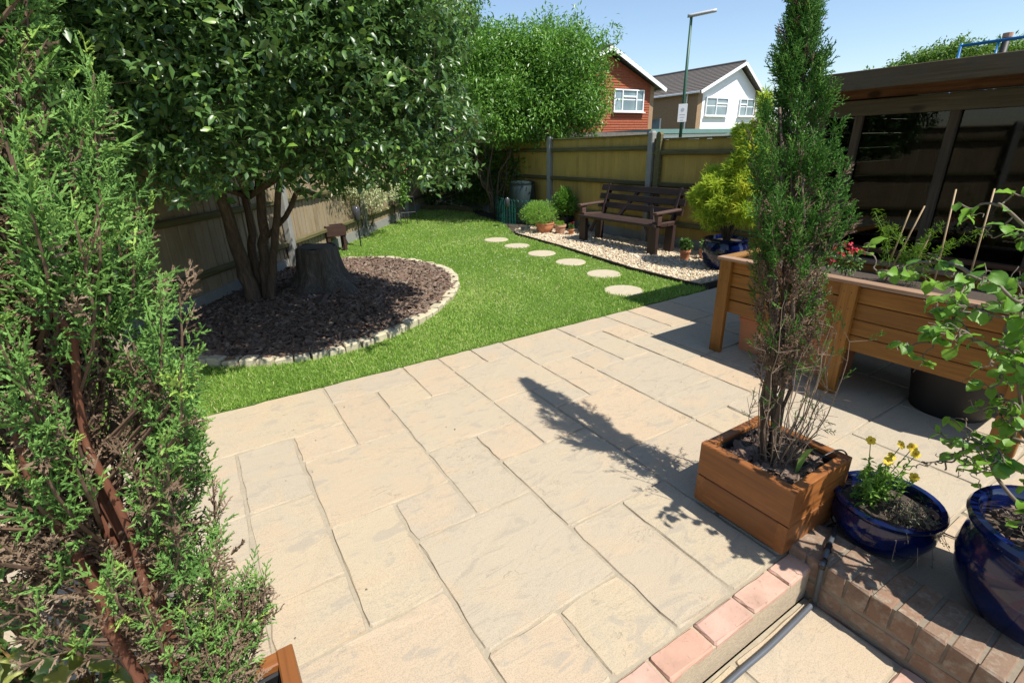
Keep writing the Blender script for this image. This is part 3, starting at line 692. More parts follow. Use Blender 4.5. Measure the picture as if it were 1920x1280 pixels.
blk = MB().box((5.66, 8.50, .06), (.15, .12, .09)).build('stone_block', conc_m); tag(blk, 'small pale concrete block at the gravel end by the wire fence', 'block')

# ------------------------------------------------------------------ wire border fence, solar light, butt, obelisk, box, stump
wf = thing('wire_border_fence', 'low green wire hoop border fence at the lawn end', 'border fence', (5.95, 9.6, 0))
wp_ = smooth_path([(6.05, 10.35), (5.86, 9.7), (5.80, 9.15), (5.95, 8.75), (6.25, 8.62), (6.48, 8.58)], 60); sl = np.r_[0, np.cumsum(np.linalg.norm(np.diff(wp_, axis=0), axis=1))]
at = lambda t: np.array([np.interp(t, sl, wp_[:, 0]), np.interp(t, sl, wp_[:, 1])])
nh = 17; st = sl[-1]/nh
for k in range(nh):
    p, q = at(max(0, (k-.15)*st)), at(min(sl[-1], (k+1.15)*st)); c = (p+q)/2; pts = [(*p, 0), (*p, .44)]
    for t in np.linspace(0, math.pi, 9)[1:-1]: e = c+(p-c)*math.cos(t); pts.append((*e, .44+.12*math.sin(t)))
    pts += [(*q, .44), (*q, 0)]; MB().tube(pts, .0042, 5).build('hoop', wire_m, wf)
for z in (.12, .30, .42): MB().tube([(*at(t), z) for t in np.linspace(0, sl[-1], 30)], .0036, 5).build('wire', wire_m, wf)
sv = thing('solar_light', 'black solar torch light on a stake in the lawn by the wire fence', 'garden light', (5.68, 9.22, 0))
MB().tube([(5.68, 9.22, -.05), (5.68, 9.22, .40)], .010, 8).build('stake', black_m, sv)
MB().lathe([(.012, .38), (.045, .46), (.055, .54), (.05, .60), (.02, .63)], (5.68, 9.22, 0), 16).build('lantern', m_plain('smoke_glass', (.05, .05, .055), .15, .1, 10, .0), sv, smooth=True)
sv2 = thing('solar_light', 'black solar torch light standing behind the tree stump', 'garden light', (2.42, 9.05, 0))
MB().tube([(2.42, 9.05, -.05), (2.42, 9.05, .42)], .011, 8).build('stake', black_m, sv2)
MB().lathe([(.014, .40), (.055, .50), (.075, .60), (.07, .68), (.03, .72)], (2.42, 9.05, 0), 16).build('lantern', MATS['smoke_glass'], sv2, smooth=True)
wb = thing('water_butt', 'dark green plastic water butt in the shade by the fence', 'water butt', (6.42, 9.75, 0))
MB().lathe([(.25, 0), (.30, .45), (.29, .80), (.27, .84), (.28, .85)], (6.42, 9.75, 0), 32).build('barrel', m_plain('dark_green_plastic', (.02, .035, .035), .4, .1, 10, .02), wb, smooth=True)
MB().lathe([(.285, .852), (.285, .88), (.18, .92)], (6.42, 9.75, 0), 32).build('lid', MATS['dark_green_plastic'], wb)
ob = thing('wire_obelisk', 'black metal obelisk plant support at the far end of the lawn', 'obelisk', (4.15, 11.3, 0))
cx, cy = 4.15, 11.3
for sx, sy in ((-1, -1), (1, -1), (1, 1), (-1, 1)):
    MB().tube([(cx+sx*.20, cy+sy*.20, 0), (cx+sx*.15, cy+sy*.15, .95), (cx, cy, 1.55)], .008, 6).build('leg', black_m, ob)
for z, r_ in ((.28, .185), (.62, .167), (.95, .15), (1.25, .075)):
    pts = [(cx+sx*r_, cy+sy*r_, z) for sx, sy in ((-1, -1), (1, -1), (1, 1), (-1, 1), (-1, -1))]
    for p, q in zip(pts, pts[1:]): MB().tube([p, q], .006, 5).build('crossbar', black_m, ob)
bxm = m_wood('red_box_wood', (.045, .02, .012), (.08, .033, .02), 'x', .8)
bx = thing('wooden_box_planter', 'reddish-brown wooden bird-box planter behind the stump', 'box', (1.96, 8.88, 0))
for p0, p1, w, t_, wd_ in [((1.80, 8.78, .36), (2.12, 8.78, .36), .18, .02, (0, 0, 1)), ((1.80, 9.0, .36), (2.12, 9.0, .36), .18, .02, (0, 0, 1)), ((1.80, 8.79, .36), (1.80, 8.99, .36), .18, .02, (0, 0, 1)), ((2.12, 8.79, .36), (2.12, 8.99, .36), .18, .02, (0, 0, 1))]:
    MB().bar(p0, p1, w, t_, wd_).build('board', bxm, bx)
MB().box((1.96, 8.89, .29), (.30, .20, .02)).build('base', bxm, bx)
for x_, y_ in ((1.83, 8.81), (2.09, 8.81), (1.83, 8.97), (2.09, 8.97)): MB().bar((x_, y_, 0), (x_, y_, .28), .05, .05, (1, 0, 0)).build('leg', bxm, bx)
MB().bar((1.84, 9.02, .30), (1.84, 9.02, .80), .07, .03, (1, 0, 0)).build('post', bxm, bx)
sp = thing('tree_stump', 'wide grey sawn tree stump with flared roots in the bark bed', 'stump', (1.15, 6.32, 0))
n = 56; V = []; lv = [(0.0, .53), (.04, .46), (.12, .385), (.25, .335), (.40, .31), (.52, .30), (.57, .29), (.578, .27)]
ph = rng.uniform(0, 6.28, 6)
for z, r_ in lv:
    r_ *= .80
    for j in range(n):
        t = 2*math.pi*j/n; k = 1-z/.6
        rr = r_*(1+k*k*(.20*math.sin(5*t+ph[0])+.10*math.sin(3*t+ph[1]))+.035*math.sin(9*t+ph[2])+.02*math.sin(17*t+ph[3]+z*4))
        if abs(t-5.3) < .35: rr += .25*max(0, k-.55)*2*math.cos((t-5.3)/.35*1.57)
        V.append((rr*math.cos(t), rr*math.sin(t), z*.9+.03+.012*math.sin(4*t)*(z > .5)))
k_ = len(lv); mb = MB().add(V, [[[i*n+j, i*n+(j+1) % n, (i+1)*n+(j+1) % n, (i+1)*n+j] for i in range(k_-1) for j in range(n)]]); mb.build('bark', stump_m, sp, local=True, smooth=True)
def m_rings():
    mt, nt = new_mat('stump_top'); v = coords(nt, rand=False); w = nd(nt, 'TexWave', {'Vector': v, 'Scale': 18, 'Distortion': 4.0, 'Detail': 3}, wave_type='RINGS', rings_direction='Z')
    c = mixc(nt, w.outputs['Fac'], (.055, .045, .035), (.11, .09, .07)); return finish(mt, nt, c, .95, w.outputs['Fac'], .4, .01)
MB().add([(r*.213*math.cos(t), r*.213*math.sin(t), .548) for r, t in [(1+.04*math.sin(9*t_+ph[2]), t_) for t_ in np.linspace(0, 2*math.pi, 40, endpoint=False)]], [[list(range(40))]]).build('sawn_top', m_rings(), sp, local=True)

# ------------------------------------------------------------------ pipe and irrigation tube
def spline(P, n):
    P = np.asarray(P, float); k = len(P); out = []
    Q = np.r_[[2*P[0]-P[1]], P, [2*P[-1]-P[-2]]]
    for t in np.linspace(0, k-1, n):
        i = min(int(t), k-2); u = t-i; a_, b_, c_, d_ = Q[i:i+4]
        out.append(.5*((2*b_)+(-a_+c_)*u+(2*a_-5*b_+4*c_-d_)*u*u+(-a_+3*b_-3*c_+d_)*u**3))
    return np.array(out)
hp = thing('grey_pipe', 'grey plastic water pipe running along the foot of the step and over the wall', 'pipe', (1.75, .58, -.14))
MB().tube(spline([(1.752, .60, -.137), (1.70, .597, -.137), (1.58, .592, -.136), (1.42, .588, -.136), (1.25, .59, -.136), (1.0, .585, -.136), (.7, .58, -.136)], 30), .0105, 10).build('floor_run', hose_m, hp, smooth=True)
MB().tube([(1.762, .598, -.137), (1.760, .603, .055), (1.760, .603, .066)], .0095, 10).build('riser_run', hose_m, hp, smooth=True)
MB().tube([(1.750, .603, .066), (1.86, .634, .066), (2.0, .675, .066)], .0095, 10).build('wall_run', hose_m, hp, smooth=True)
MB().tube([(1.760, .603, .046), (1.760, .603, .060), (1.768, .605, .066), (1.785, .610, .066)], .0125, 10).build('elbow', tube_m, hp, smooth=True)
MB().tube([(1.845, .629, .066), (1.875, .638, .066)], .014, 10).build('clip', tube_m, hp)
tb = MB().tube(spline([(1.80, .86, .29), (1.92, .83, .295), (2.03, .80, .338), (2.12, .775, .352), (2.165, .755, .30), (2.16, .745, .15), (2.13, .735, .05), (2.06, .72, .06), (2.0, .675, .075)], 50), .0035, 6).build('irrigation_tube', tube_m, smooth=True)
tag(tb, 'thin black irrigation tube looping over the juniper planter rim', 'tube')
tb2 = MB().tube(spline([(2.02, .67, .066), (2.06, .72, .02), (2.35, .62, .012), (2.42, .40, .012), (2.40, .2, .012), (1.97, -.05, .062), (1.93, -.1, .06)], 40), .0035, 6).build('irrigation_tube', tube_m, smooth=True)
tag(tb2, 'thin black irrigation tube lying behind the blue pots', 'tube')
# ------------------------------------------------------------------ shed
sh = thing('garden_shed', 'dark timber glazed garden shed with flat overhanging roof behind the raised bed', 'shed', (5.4, 0, 0))
SX, SB, SY0, SY1 = 4.62, 6.30, -2.6, 2.42
MB().box(((SX+SB)/2, (SY0+SY1)/2, -.005), (SB-SX, SY1-SY0, .05)).build('floor', shed_in, sh)
MB().box((5.375, -.06, 2.015), (2.19, 5.36, .05)).build('roof', m_plain('roof_felt', (.05, .05, .048), .9, .2, 30, .3), sh)
MB().bar((4.262, -2.76, 1.985), (4.262, 2.62, 1.985), .125, .028, (0, 0, 1)).build('fascia', shed_g, sh)
MB().bar((4.30, 2.606, 1.985), (6.46, 2.606, 1.985), .125, .026, (0, 0, 1)).build('fascia', shed_g, sh)
MB().bar((4.60, SY0, 1.93), (4.60, SY1, 1.93), .10, .03, (0, 0, 1)).build('header_board', shed_r, sh)
MB().bar((4.585, SY0, 1.815), (4.585, SY1, 1.815), .112, .05, (0, 0, 1)).build('lintel', shed_g, sh)
for k in range(5):
    MB().bar((4.60, SY0, .08+.135*k), (4.60, SY1, .08+.135*k), .131, .024, (0, 0, 1)).build('wall_board', shed_g, sh)
MB().bar((4.575, SY0, .755), (4.575, SY1, .755), .075, .03, (1, 0, 0)).build('sill', shed_r, sh)
ys = [2.39, 2.12, 1.51, .90, .29, -.32, -.93, -1.54, -2.15, -2.57]
for y in ys: MB().bar((4.605, y, .77), (4.605, y, 1.76), .055, .06, (0, 1, 0)).build('post', shed_p, sh)
for y0, y1 in zip(ys, ys[1:]):
    MB().box((4.615, (y0+y1)/2, 1.265), (.004, y0-y1-.055, .99)).build('glass_pane', glass_m, sh)
for k in range(16):
    z = .065+.126*k
    MB().bar((SX, SY1+.005, z), (SB, SY1+.005, z), .124, .02, (0, 0, 1)).build('end_board', shed_g, sh)
MB().box((5.46, SY0+.0, 1.0), (1.66, .03, 1.95)).build('end_wall', shed_in, sh)
for k in range(34):
    y = SY0+.08+.148*k
    if y < SY1: MB().bar((SB, y, 0), (SB, y, 1.97), .145, .02, (0, 1, 0)).build('back_board', shed_in, sh)
dr = MB().box((6.27, 1.72, .95), (.03, .78, 1.75)).build('door', shed_in, sh)
for z in (.22, .95, 1.68): MB().bar((6.245, 1.34, z), (6.245, 2.10, z), .11, .02, (0, 0, 1)).build('ledge', shed_p, dr, local=False)
MB().bar((6.243, 1.38, .30), (6.243, 2.06, .88), .09, .02, (0, 0, 1)).build('brace', shed_p, dr)
MB().bar((6.243, 1.38, 1.02), (6.243, 2.06, 1.62), .09, .02, (0, 0, 1)).build('brace', shed_p, dr)
shf = thing('shed_workbench', 'pale timber workbench inside the glazed shed', 'workbench', (5.9, .2, .02))
MB().bar((5.95, -2.2, .80), (5.95, 1.1, .80), .5, .035, (1, 0, 0)).build('top', shed_in, shf)
for y in (-2.1, -.5, 1.0): MB().bar((5.75, y, .02), (5.75, y, .78), .07, .05, (0, 1, 0)).build('leg', shed_in, shf)

# ------------------------------------------------------------------ railing behind the shed
rl = thing('blue_railing', 'blue painted tubular steel railing showing above the shed roof', 'railing', (7.6, 2.0, -.45))
for y in (2.62, 2.30, 1.98, 1.66, 1.34): MB().tube([(7.6, y, -.45), (7.6, y, 2.55 if y > 2.6 else 2.52)], .016 if y > 2.6 else .011, 8).build('upright', bluep_m, rl, smooth=True)
for z in (2.525, 2.30): MB().tube([(7.6, 2.62, z), (7.6, .6, z)], .016, 8).build('rail', bluep_m, rl, smooth=True)
ck = thing('flue_pipe', 'dark upright flue pipe with pale cap behind the blue railing', 'flue', (7.9, 2.33, -.45))
MB().tube([(7.9, 2.33, -.45), (7.9, 2.33, 2.58)], .035, 12).build('pipe', black_m, ck, smooth=True)
MB().tube([(7.9, 2.33, 2.58), (7.9, 2.33, 2.625)], .045, 12).build('cap', terra_p, ck)

# ------------------------------------------------------------------ street lamp
lm = thing('street_lamp', 'tall slim green street lamp post with white notice behind the fence', 'street lamp', (12.24, 10.3, -.45))
LX, LY = 12.24, 10.3
MB().tube([(LX, LY, -.45), (LX, LY, 1.2)], .075, 14).build('base', pole_m, lm, smooth=True)
MB().tube([(LX, LY, 1.2), (LX, LY, 4.72)], [.048, .036], 12).build('pole', pole_m, lm, smooth=True)
ad = np.array([.62, -.78]); hd = MB()
pr = [(-.10, .0, .035), (.0, .0, .075), (.22, .0, .085), (.52, .0, .075), (.62, .0, .04)]
V = []
for t, z, w in pr:
    c = np.array([LX+ad[0]*t, LY+ad[1]*t, 4.74+.10*max(t, 0)]); sd_ = np.array([-ad[1], ad[0], 0])
    for a_ in np.linspace(0, 2*math.pi, 10, endpoint=False): V.append(c+sd_*w*math.cos(a_)+np.array([0, 0, .05*math.sin(a_)*(1 if math.sin(a_) > 0 else .7)]))
hd.add(V, [[[i*10+j, i*10+(j+1) % 10, (i+1)*10+(j+1) % 10, (i+1)*10+j] for i in range(4) for j in range(10)], [list(range(9, -1, -1))], [list(range(40, 50))]]).build('lantern_head', silver_m, lm, smooth=True)
nrm = unit(np.array([-LX, -LY])); tg = np.array([-nrm[1], nrm[0]])
c = np.array([LX, LY])+nrm*.06
sg = MB().bar((*(c-tg*.12), 2.40), (*(c+tg*.12), 2.40), .46, .012, (0, 0, 1), .003).build('notice_board', white_m, lm)
inkm = m_plain('grey_print', (.45, .47, .50), .6, .05, 10, 0)
for k in range(3): MB().bar((*(c+nrm*.008-tg*(.07-.01*k)), 2.36-.07*k), (*(c+nrm*.008+tg*(.07-.015*k)), 2.36-.07*k), .012, .002, (0, 0, 1), .0005).build('print_line', inkm, sg)
MB().tube([(*(c+nrm*.008), 2.49), (*(c+nrm*.010), 2.49)], .045, 14).build('symbol', inkm, sg)

# ------------------------------------------------------------------ garage
gg = thing('flat_roof_garage', 'white rendered flat-roofed garage just beyond the back fence', 'garage', (17, 16, -.45))
MB().box((20.2, 17.6, .78), (6.0, 3.0, 2.46)).build('wall', white_m, gg)
MB().box((20.2, 17.55, 2.12), (6.2, 3.2, .18)).build('roof', teal_m, gg)
gg2 = thing('flat_roof_garage', 'low grey-roofed garage below the tile-hung house', 'garage', (13, 16, -.45))
MB().box((14.2, 17.8, .75), (5.6, 3.0, 2.4)).build('wall', conc_m, gg2)
MB().box((14.2, 17.75, 2.03), (5.8, 3.2, .14)).build('roof', roof_m, gg2)

# ------------------------------------------------------------------ houses
def window(par, x0, x1, z0, z1, y, mull, tops):
    w = MB(); t = .065
    fr = MB().bar((x0, y, z0+t/2), (x1, y, z0+t/2), t, .10, (0, 0, 1), .008)
    fr.bar((x0, y, z1-t/2), (x1, y, z1-t/2), t, .10, (0, 0, 1), .008)
    for x in [x0+t/2]+mull+[x1-t/2]: fr.bar((x, y-.003, z0+.01), (x, y-.003, z1-.01), t*1.1, .10, (1, 0, 0), .008)
    xs = [x0]+mull+[x1]
    for k, (a_, b_) in enumerate(zip(xs, xs[1:])):
        if tops[k]: fr.bar((a_, y-.004, z1-.32*(z1-z0)), (b_, y-.004, z1-.32*(z1-z0)), t*1.3, .09, (0, 0, 1), .008)
    o = fr.build('window_frame', upvc_m, par)
    for a_, b_ in zip(xs, xs[1:]):
        MB().box(((a_+b_)/2, y+.02, (z0+z1)/2), (b_-a_-.06, .02, z1-z0-.08)).build('pane', pane_m, o)
        MB().box(((a_+b_)/2, y+.006, z0+(z1-z0)*.55), (b_-a_-.12, .008, .06)).build('blind', upvc_m, o)
    MB().bar((x0-.08, y-.06, z0-.03), (x1+.08, y-.06, z0-.03), .16, .05, (0, 1, 0), .008).build('sill', upvc_m, par)

def gable_house(name, label, x0, xa, x1, ze, za, y0, y1, clad, cladname, side_m, ov=.35, brick_w=.45, course=.14, proud=.03):
    t = thing(name, label, 'house', ((x0+x1)/2, y0, -.45))
    # walls: side walls and core
    mb = MB(); V = [(x0, y0+.06, -.45), (x1, y0+.06, -.45), (x1, y0+.06, ze), (xa, y0+.06, za-.12), (x0, y0+.06, ze), (x0, y1, -.45), (x1, y1, -.45), (x1, y1, ze), (xa, y1, za-.12), (x0, y1, ze)]
    mb.add(V, [[[0, 1, 2, 3, 4], [9, 8, 7, 6, 5]], [[0, 4, 9, 5], [1, 6, 7, 2]]]).build('wall', side_m, t)
    # cladding in courses on the gable
    z = -.3; cm = MB()
    while z < za-.15:
        a_, b_ = x0+brick_w, x1-brick_w*.6
        zz = min(z+course, za-.13)
        def lim(zq):
            if zq <= ze: return a_, b_
            f_ = (zq-ze)/(za-.12-ze); return max(a_, x0+(xa-x0)*f_), min(b_, x1-(x1-xa)*f_)
        (l0, r0), (l1, r1) = lim(z), lim(zz)
        yb, yt = y0+.055-proud, y0+.05
        cm.add([(l0, yb, z), (r0, yb, z), (r1, yt, zz), (l1, yt, zz), (l0, y0+.06, z), (r0, y0+.06, z)], [[[0, 1, 2, 3], [4, 5, 1, 0]]]); z += course
    cm.build(cladname, clad, t)
    # roof: two slopes in tile courses
    for side, xe in (('l', x0-ov), ('r', x1+ov)):
        sl_ = (za-ze)/((xa-x0) if side == 'l' else (x1-xa)); zl = ze-ov*sl_+.0
        p0 = np.array([xe, zl+.10]); p1 = np.array([xa, za+.10]); Ls = np.linalg.norm(p1-p0); nc = int(Ls/.30); d_ = (p1-p0)/nc; nn = np.array([-d_[1], d_[0]])/np.linalg.norm(d_); nn *= np.sign(nn[1])
        rm = MB()
        for k in range(nc):
            q0 = p0+d_*k; q1 = p0+d_*(k+1); o0 = q0+nn*.05; o1 = q1+nn*.015
            ya, yb = y0-.45, y1+.2
            rm.add([(o0[0], ya, o0[1]), (o1[0], ya, o1[1]), (o1[0], yb, o1[1]), (o0[0], yb, o0[1]), (q0[0], ya, q0[1]), (q0[0], yb, q0[1]), (q1[0], ya, q1[1]), (q1[0], yb, q1[1])], [[[0, 1, 2, 3], [4, 0, 3, 5], [4, 6, 1, 0], [4, 5, 7, 6]]])
        ro = rm.build('roof_slope', roof_m, t)
        lines = MB()
        MB().bar((p0[0], y0-.44, p0[1]-.08), (p1[0], y0-.44, p1[1]-.08), .20, .03, (0, 0, 1), .004).build('bargeboard', upvc_m, t)
        MB().bar((p0[0], y0-.3, p0[1]-.05), (p0[0], y1, p0[1]-.05), .12, .10, (0, 0, 1), .02).build('gutter', upvc_m, t)
    MB().tube([(xa, y0-.31, za+.14), (xa, y1+.2, za+.14)], .10, 8).build('ridge', roof_m, t)
    return t
wh = gable_house('white_clad_house', 'house with white clad gable, dark tiled roof and brick side wall', 30.0, 34.05, 36.5, 4.85, 6.60, 24.0, 36.0, m_plain('white_cladding', (.87, .87, .86), .55, .03, 3, .02), 'weatherboards', ybrick_m, course=.16, proud=.004)
window(wh, 30.75, 33.1, 3.33, 4.48, 23.98, [31.85], [False, True]); window(wh, 34.45, 36.15, 3.33, 4.48, 23.98, [35.25], [True, False])
MB().tube([(29.93, 24.9, 4.75), (29.90, 24.9, 4.4), (29.92, 24.9, -.4)], .05, 8).build('downpipe', upvc_m, wh)
MB().box((29.99, 27.6, 2.6), (.05, .8, 1.4)).build('side_window', pane_m, wh)
MB().box((29.97, 27.15, 2.6), (.06, .08, 1.5)).build('side_window_frame', upvc_m, wh)
rh = gable_house('tile_hung_house', 'house with orange-red hung tile gable and white framed window', 15.9, 19.9, 23.65, 4.62, 6.25, 22.0, 34.0, tile_r, 'hung_tiles', ybrick_m, ov=.45, brick_w=.55, course=.13, proud=.035)
window(rh, 20.50, 22.75, 3.33, 4.45, 21.97, [21.12, 22.18], [False, True, False])
# neighbouring masses beyond, far off
# ------------------------------------------------------------------ vegetation
leaf5 = (np.array([(0, 0, 0), (.38, .5, .10), (.45, 0, 0), (.38, -.5, .10), (1, 0, -.12)]), [np.array([[0, 2, 1], [0, 3, 2], [1, 2, 4], [2, 3, 4]])])
leaf9 = (np.array([(0, 0, 0), (.25, .36, .07), (.25, 0, 0), (.25, -.36, .07), (.6, .42, .03), (.6, 0, -.05), (.6, -.42, .03), (1, 0, -.2)]),
         [np.array([[1, 2, 5, 4], [2, 3, 6, 5]]), np.array([[0, 2, 1], [0, 3, 2], [4, 5, 7], [5, 6, 7]])])
leaf4 = (np.array([(0, 0, 0), (.45, .5, .06), (1, 0, -.08), (.45, -.5, .06)]), [np.array([[0, 1, 2], [0, 2, 3]])])
def put_leaves(mb, tpl, O, D, size, wid, tint, up=.8, rollj=.6):
    """leaves whose faces look upward on the whole"""
    D = unit(D); A = frames(D, rng.normal(size=len(D))*rollj)
    A = A*np.stack([size, size*wid, size], 1)[:, :, None]
    mb.inst(tpl[0], tpl[1], O, A, tint)

def tree_skeleton(mb, base, tips, r0, seed, wig=.08, n=7, fork=.35):
    r = np.random.default_rng(seed); base = np.asarray(base, float)
    for tip in tips:
        tip = np.asarray(tip, float); k = np.linspace(0, 1, n)[:, None]
        P = base+(tip-base)*k; P[:, 2] = base[2]+(tip[2]-base[2])*k[:, 0]**.8
        P[1:-1] += r.normal(size=(n-2, 3))*wig
        mb.tube(P, r0*(1-.82*k[:, 0]), 7)

def crown_points(n, c, rad3, seed, lump=.28, shell=.55, zmin=None):
    """points filling the outer shell of a lumpy ellipsoid, with outward normals"""
    D = rnd_dirs(n); l = 1+lump*vnoise(D, 3.2, seed)+.5*lump*vnoise(D, 8.0, seed+1)
    u = shell+(1-shell)*rng.uniform(0, 1, n)**.45
    P = np.asarray(c)+D*np.asarray(rad3)*(l*u)[:, None]; N = unit(D/np.asarray(rad3))
    if zmin is not None:
        ok = P[:, 2] > (zmin(P) if callable(zmin) else zmin)+.09*vnoise(P, 2.2, seed+2); P, N, u = P[ok], N[ok], u[ok]
    return P, N, u

# ---- evergreen with glossy leaves in the mulch bed
ev = thing('evergreen_tree', 'large rounded evergreen with glossy dark leaves over the bark bed', 'tree', (.42, 6.2, .03))
mb = MB()
bx_, by_ = .42, 6.2
for tip, r0, off in [((.20, 5.8, 2.1), .095, (-.05, 0)), ((.70, 5.9, 2.2), .075, (.07, .03)), ((.95, 5.5, 1.9), .055, (.09, -.05)), ((.55, 6.4, 2.3), .06, (.02, .08))]:
    P = spline([(bx_+off[0], by_+off[1], -.05), (bx_+off[0]*2.0, by_+off[1]*2, .45), (bx_+(tip[0]-bx_)*.45+off[0], by_+(tip[1]-by_)*.45, 1.05), tip], 12); P[2:-1] += rng.normal(size=(9, 3))*.012
    mb.tube(P, np.linspace(r0, r0*.45, 12), 8)
for tip in [(1.2, 5.4, 1.75), (-.3, 5.0, 1.7), (.9, 4.8, 1.7), (.3, 4.6, 1.65), (1.3, 6.0, 2.1), (-.5, 5.8, 2.1), (.6, 5.5, 2.4)]:
    P = spline([(.5, 5.9, 1.2), ((.5+tip[0])/2, (5.9+tip[1])/2, 1.25+.3*(tip[2]-1.2)), tip], 9); mb.tube(P, np.linspace(.035, .012, 9), 6)
mb.tube(spline([(.62, 6.12, .75), (.85, 6.0, .98), (1.0, 5.98, 1.22), (1.15, 5.95, 1.18), (1.22, 5.95, 1.15)], 10), .028, 7)
mb.build('trunk', bark_tr, ev, smooth=True)
ec, er = (.70, 4.80, 2.15), (1.55, 1.62, 1.95)
P, N, u = crown_points(15500, ec, er, 31, .15, .55, lambda p: 1.36+.07*np.maximum(0, p[:, 1]-3.4))
P2, N2, u2 = crown_points(4200, (.2, 5.95, 2.4), (1.5, 1.15, 1.35), 37, .15, .4, 1.42); P4, N4, u4 = crown_points(5200, ec, er, 39, .1, .15, 1.5); u4 = u4*.6; P3, N3, u3 = crown_points(2200, (-.65, 4.75, 2.75), (1.0, 1.0, 1.2), 38, .2, .5, 1.6); P, N, u = np.r_[P, P2, P3, P4], np.r_[N, N2, N3, N4], np.r_[u, u2, u3, u4]
P[:, 2] += np.maximum(0, P[:, 0]-1.6)*-.02
tw = MB(); lv = MB(); LO, LD, LS, LT, LP = [], [], [], [], []
n7 = 7
D0 = unit(N+rng.normal(size=N.shape)*.45+np.array([0, 0, .25]))
for i in range(n7):
    a = i*2.4+rng.uniform(0, .5, len(P)); fr = frames(D0, 0.0); rdl = fr[:, 1]*np.cos(a)[:, None]+fr[:, 2]*np.sin(a)[:, None]
    d = unit(D0*(.25+.6*(i/n7))+rdl*(1.1-.6*i/n7)+np.array([0, 0, -.38])); o = P-D0*(.11*(1-i/n7))[..., None] if False else P-D0*.11*(1-i/n7)
    LO.append(o); LD.append(d); LS.append(rng.uniform(.045, .078, len(P))*(1 if i < 5 else .75)); LT.append(np.clip(rng.normal(.3, .2, len(P))+(.35 if i >= 5 else 0)*rng.uniform(0, 1, len(P))**2+(rng.uniform(size=len(P)) < .06)*.5*(i >= 4), 0, 1)); LP.append(u)
LO = np.concatenate(LO); LD = np.concatenate(LD); LS = np.concatenate(LS); LT = np.concatenate(LT)
evl_m = m_leaf('evergreen_leaf', (.030, .072, .015), (.078, .155, .034), .36, .18, .5, c3=(.20, .33, .045))
dcam = np.linalg.norm(LO-np.array([0, 0, 1.59]), axis=1)
big = np.argsort(dcam/LS)[:300]; rest = np.ones(len(LO), bool); rest[big] = False
toc_ = unit(np.array([0, 0, 1.59])-LO); fr_ = rest & (np.tile((N*unit(np.array([0, 0, 1.59])-P)).sum(1), n7) > -.1) & (np.tile(u, n7) > .86)
far_ = rest & ~fr_
put_leaves(lv, leaf9, LO[fr_], LD[fr_], LS[fr_], .50, LT[fr_]); put_leaves(lv, leaf4, LO[far_], LD[far_], LS[far_]*1.1, .5, LT[far_])
tag(lv.build('crown', evl_m, ev, smooth=True, tint=True), kind='stuff')
lm_ = []
for t_ in (.1, .3, .5, .9):
    q = MB(); q.add(leaf9[0]*np.array([1, .5, 1]), leaf9[1], t_); lm_.append(q)
proto = [q.build('leaf', evl_m, ev, local=True, smooth=True, tint=True) for q in lm_]
usedl = set()
AF = frames(LD[big], rng.normal(size=300)*.6)
for k, i in enumerate(big):
    src = proto[k % 4]; o = src if k < 4 else place('leaf', src.data, ev, (0, 0, 0))
    s_ = LS[i]; M4 = Matrix([[AF[k][0][r]*s_, AF[k][1][r]*s_, AF[k][2][r]*s_, LO[i][r]-ev.location[r]] for r in range(3)]+[[0, 0, 0, 1]]); o.matrix_basis = M4
tw = MB(); sel = rng.choice(len(P), 500, False)
for i in sel: tw.tube([P[i]-D0[i]*.30-np.array([0, 0, .06]), P[i]-D0[i]*.14, P[i]], [.0035, .0028, .002], 4, False)
tag(tw.build('twigs', twig_m, ev), kind='stuff')
bs = MB(); sel = rng.choice(len(P), 130, False)
for i in sel:
    for k in range(7):
        c = P[i]+rng.normal(size=3)*.02; bs.lathe([(.002, -.004), (.0055, 0), (.002, .004)], c, 5)
tag(bs.build('berries', m_plain('red_bud', (.20, .045, .03), .6), ev), kind='stuff')

# ---- generic broadleaf tree made of lobes
def leafy(name, label, base, lobes, mat, nl, size, wid, trunk_r, seed, trunk_m=None, tpl=leaf4, droop=-.25, stems=None, cat='tree', group=None, clus=5, lump=.25):
    t = thing(name, label, cat, base, group); mb = MB()
    tips = stems or [l[0] for l in lobes]
    tree_skeleton(mb, (base[0], base[1], base[2]-.1), tips, trunk_r, seed)
    for c, r_ in lobes:
        for _ in range(5):
            d_ = rnd_dirs(1)[0]; d_[2] = abs(d_[2])*.6; e = np.array(c)+d_*np.array(r_)*.85
            mb.tube([np.array(c)-np.array([0, 0, r_[2]*.5]), (np.array(c)+e)/2-np.array([0, 0, .05]), e], [trunk_r*.35, trunk_r*.22, trunk_r*.08], 5, False)
    mb.build('trunk', trunk_m or bark_tr, t, smooth=True)
    cm = MB(); vol = np.array([r_[0]*r_[1]+r_[0]*r_[2]+r_[1]*r_[2] for c, r_ in lobes]); vol = vol/vol.sum()
    for k, (c, r_) in enumerate(lobes):
        n = int(nl*vol[k]/clus); P, N, u = crown_points(n, c, r_, seed+k*7, lump, .45)
        D0 = unit(N+rng.normal(size=N.shape)*.5+np.array([0, 0, .2]))
        for j in range(clus):
            d_ = unit(D0*.5+rnd_dirs(n)*.95+np.array([0, 0, droop])); o = P+rng.normal(size=P.shape)*size*.7
            tn = np.clip(.42+.22*vnoise(P, 2.5/max(r_), seed)+rng.normal(size=n)*.17, 0, 1)
            put_leaves(cm, tpl, o, d_, size*rng.uniform(.7, 1.25, n), wid, tn)
    tag(cm.build('crown', mat, t, tint=True), kind='stuff')
    return t
lg = m_leaf('light_green_leaf', (.05, .125, .016), (.13, .27, .034), .38, .32, .5, c3=(.25, .38, .07))
dg = m_leaf('tree_leaf', (.025, .075, .012), (.075, .16, .022), .45, .3, .45, c3=(.12, .22, .03))
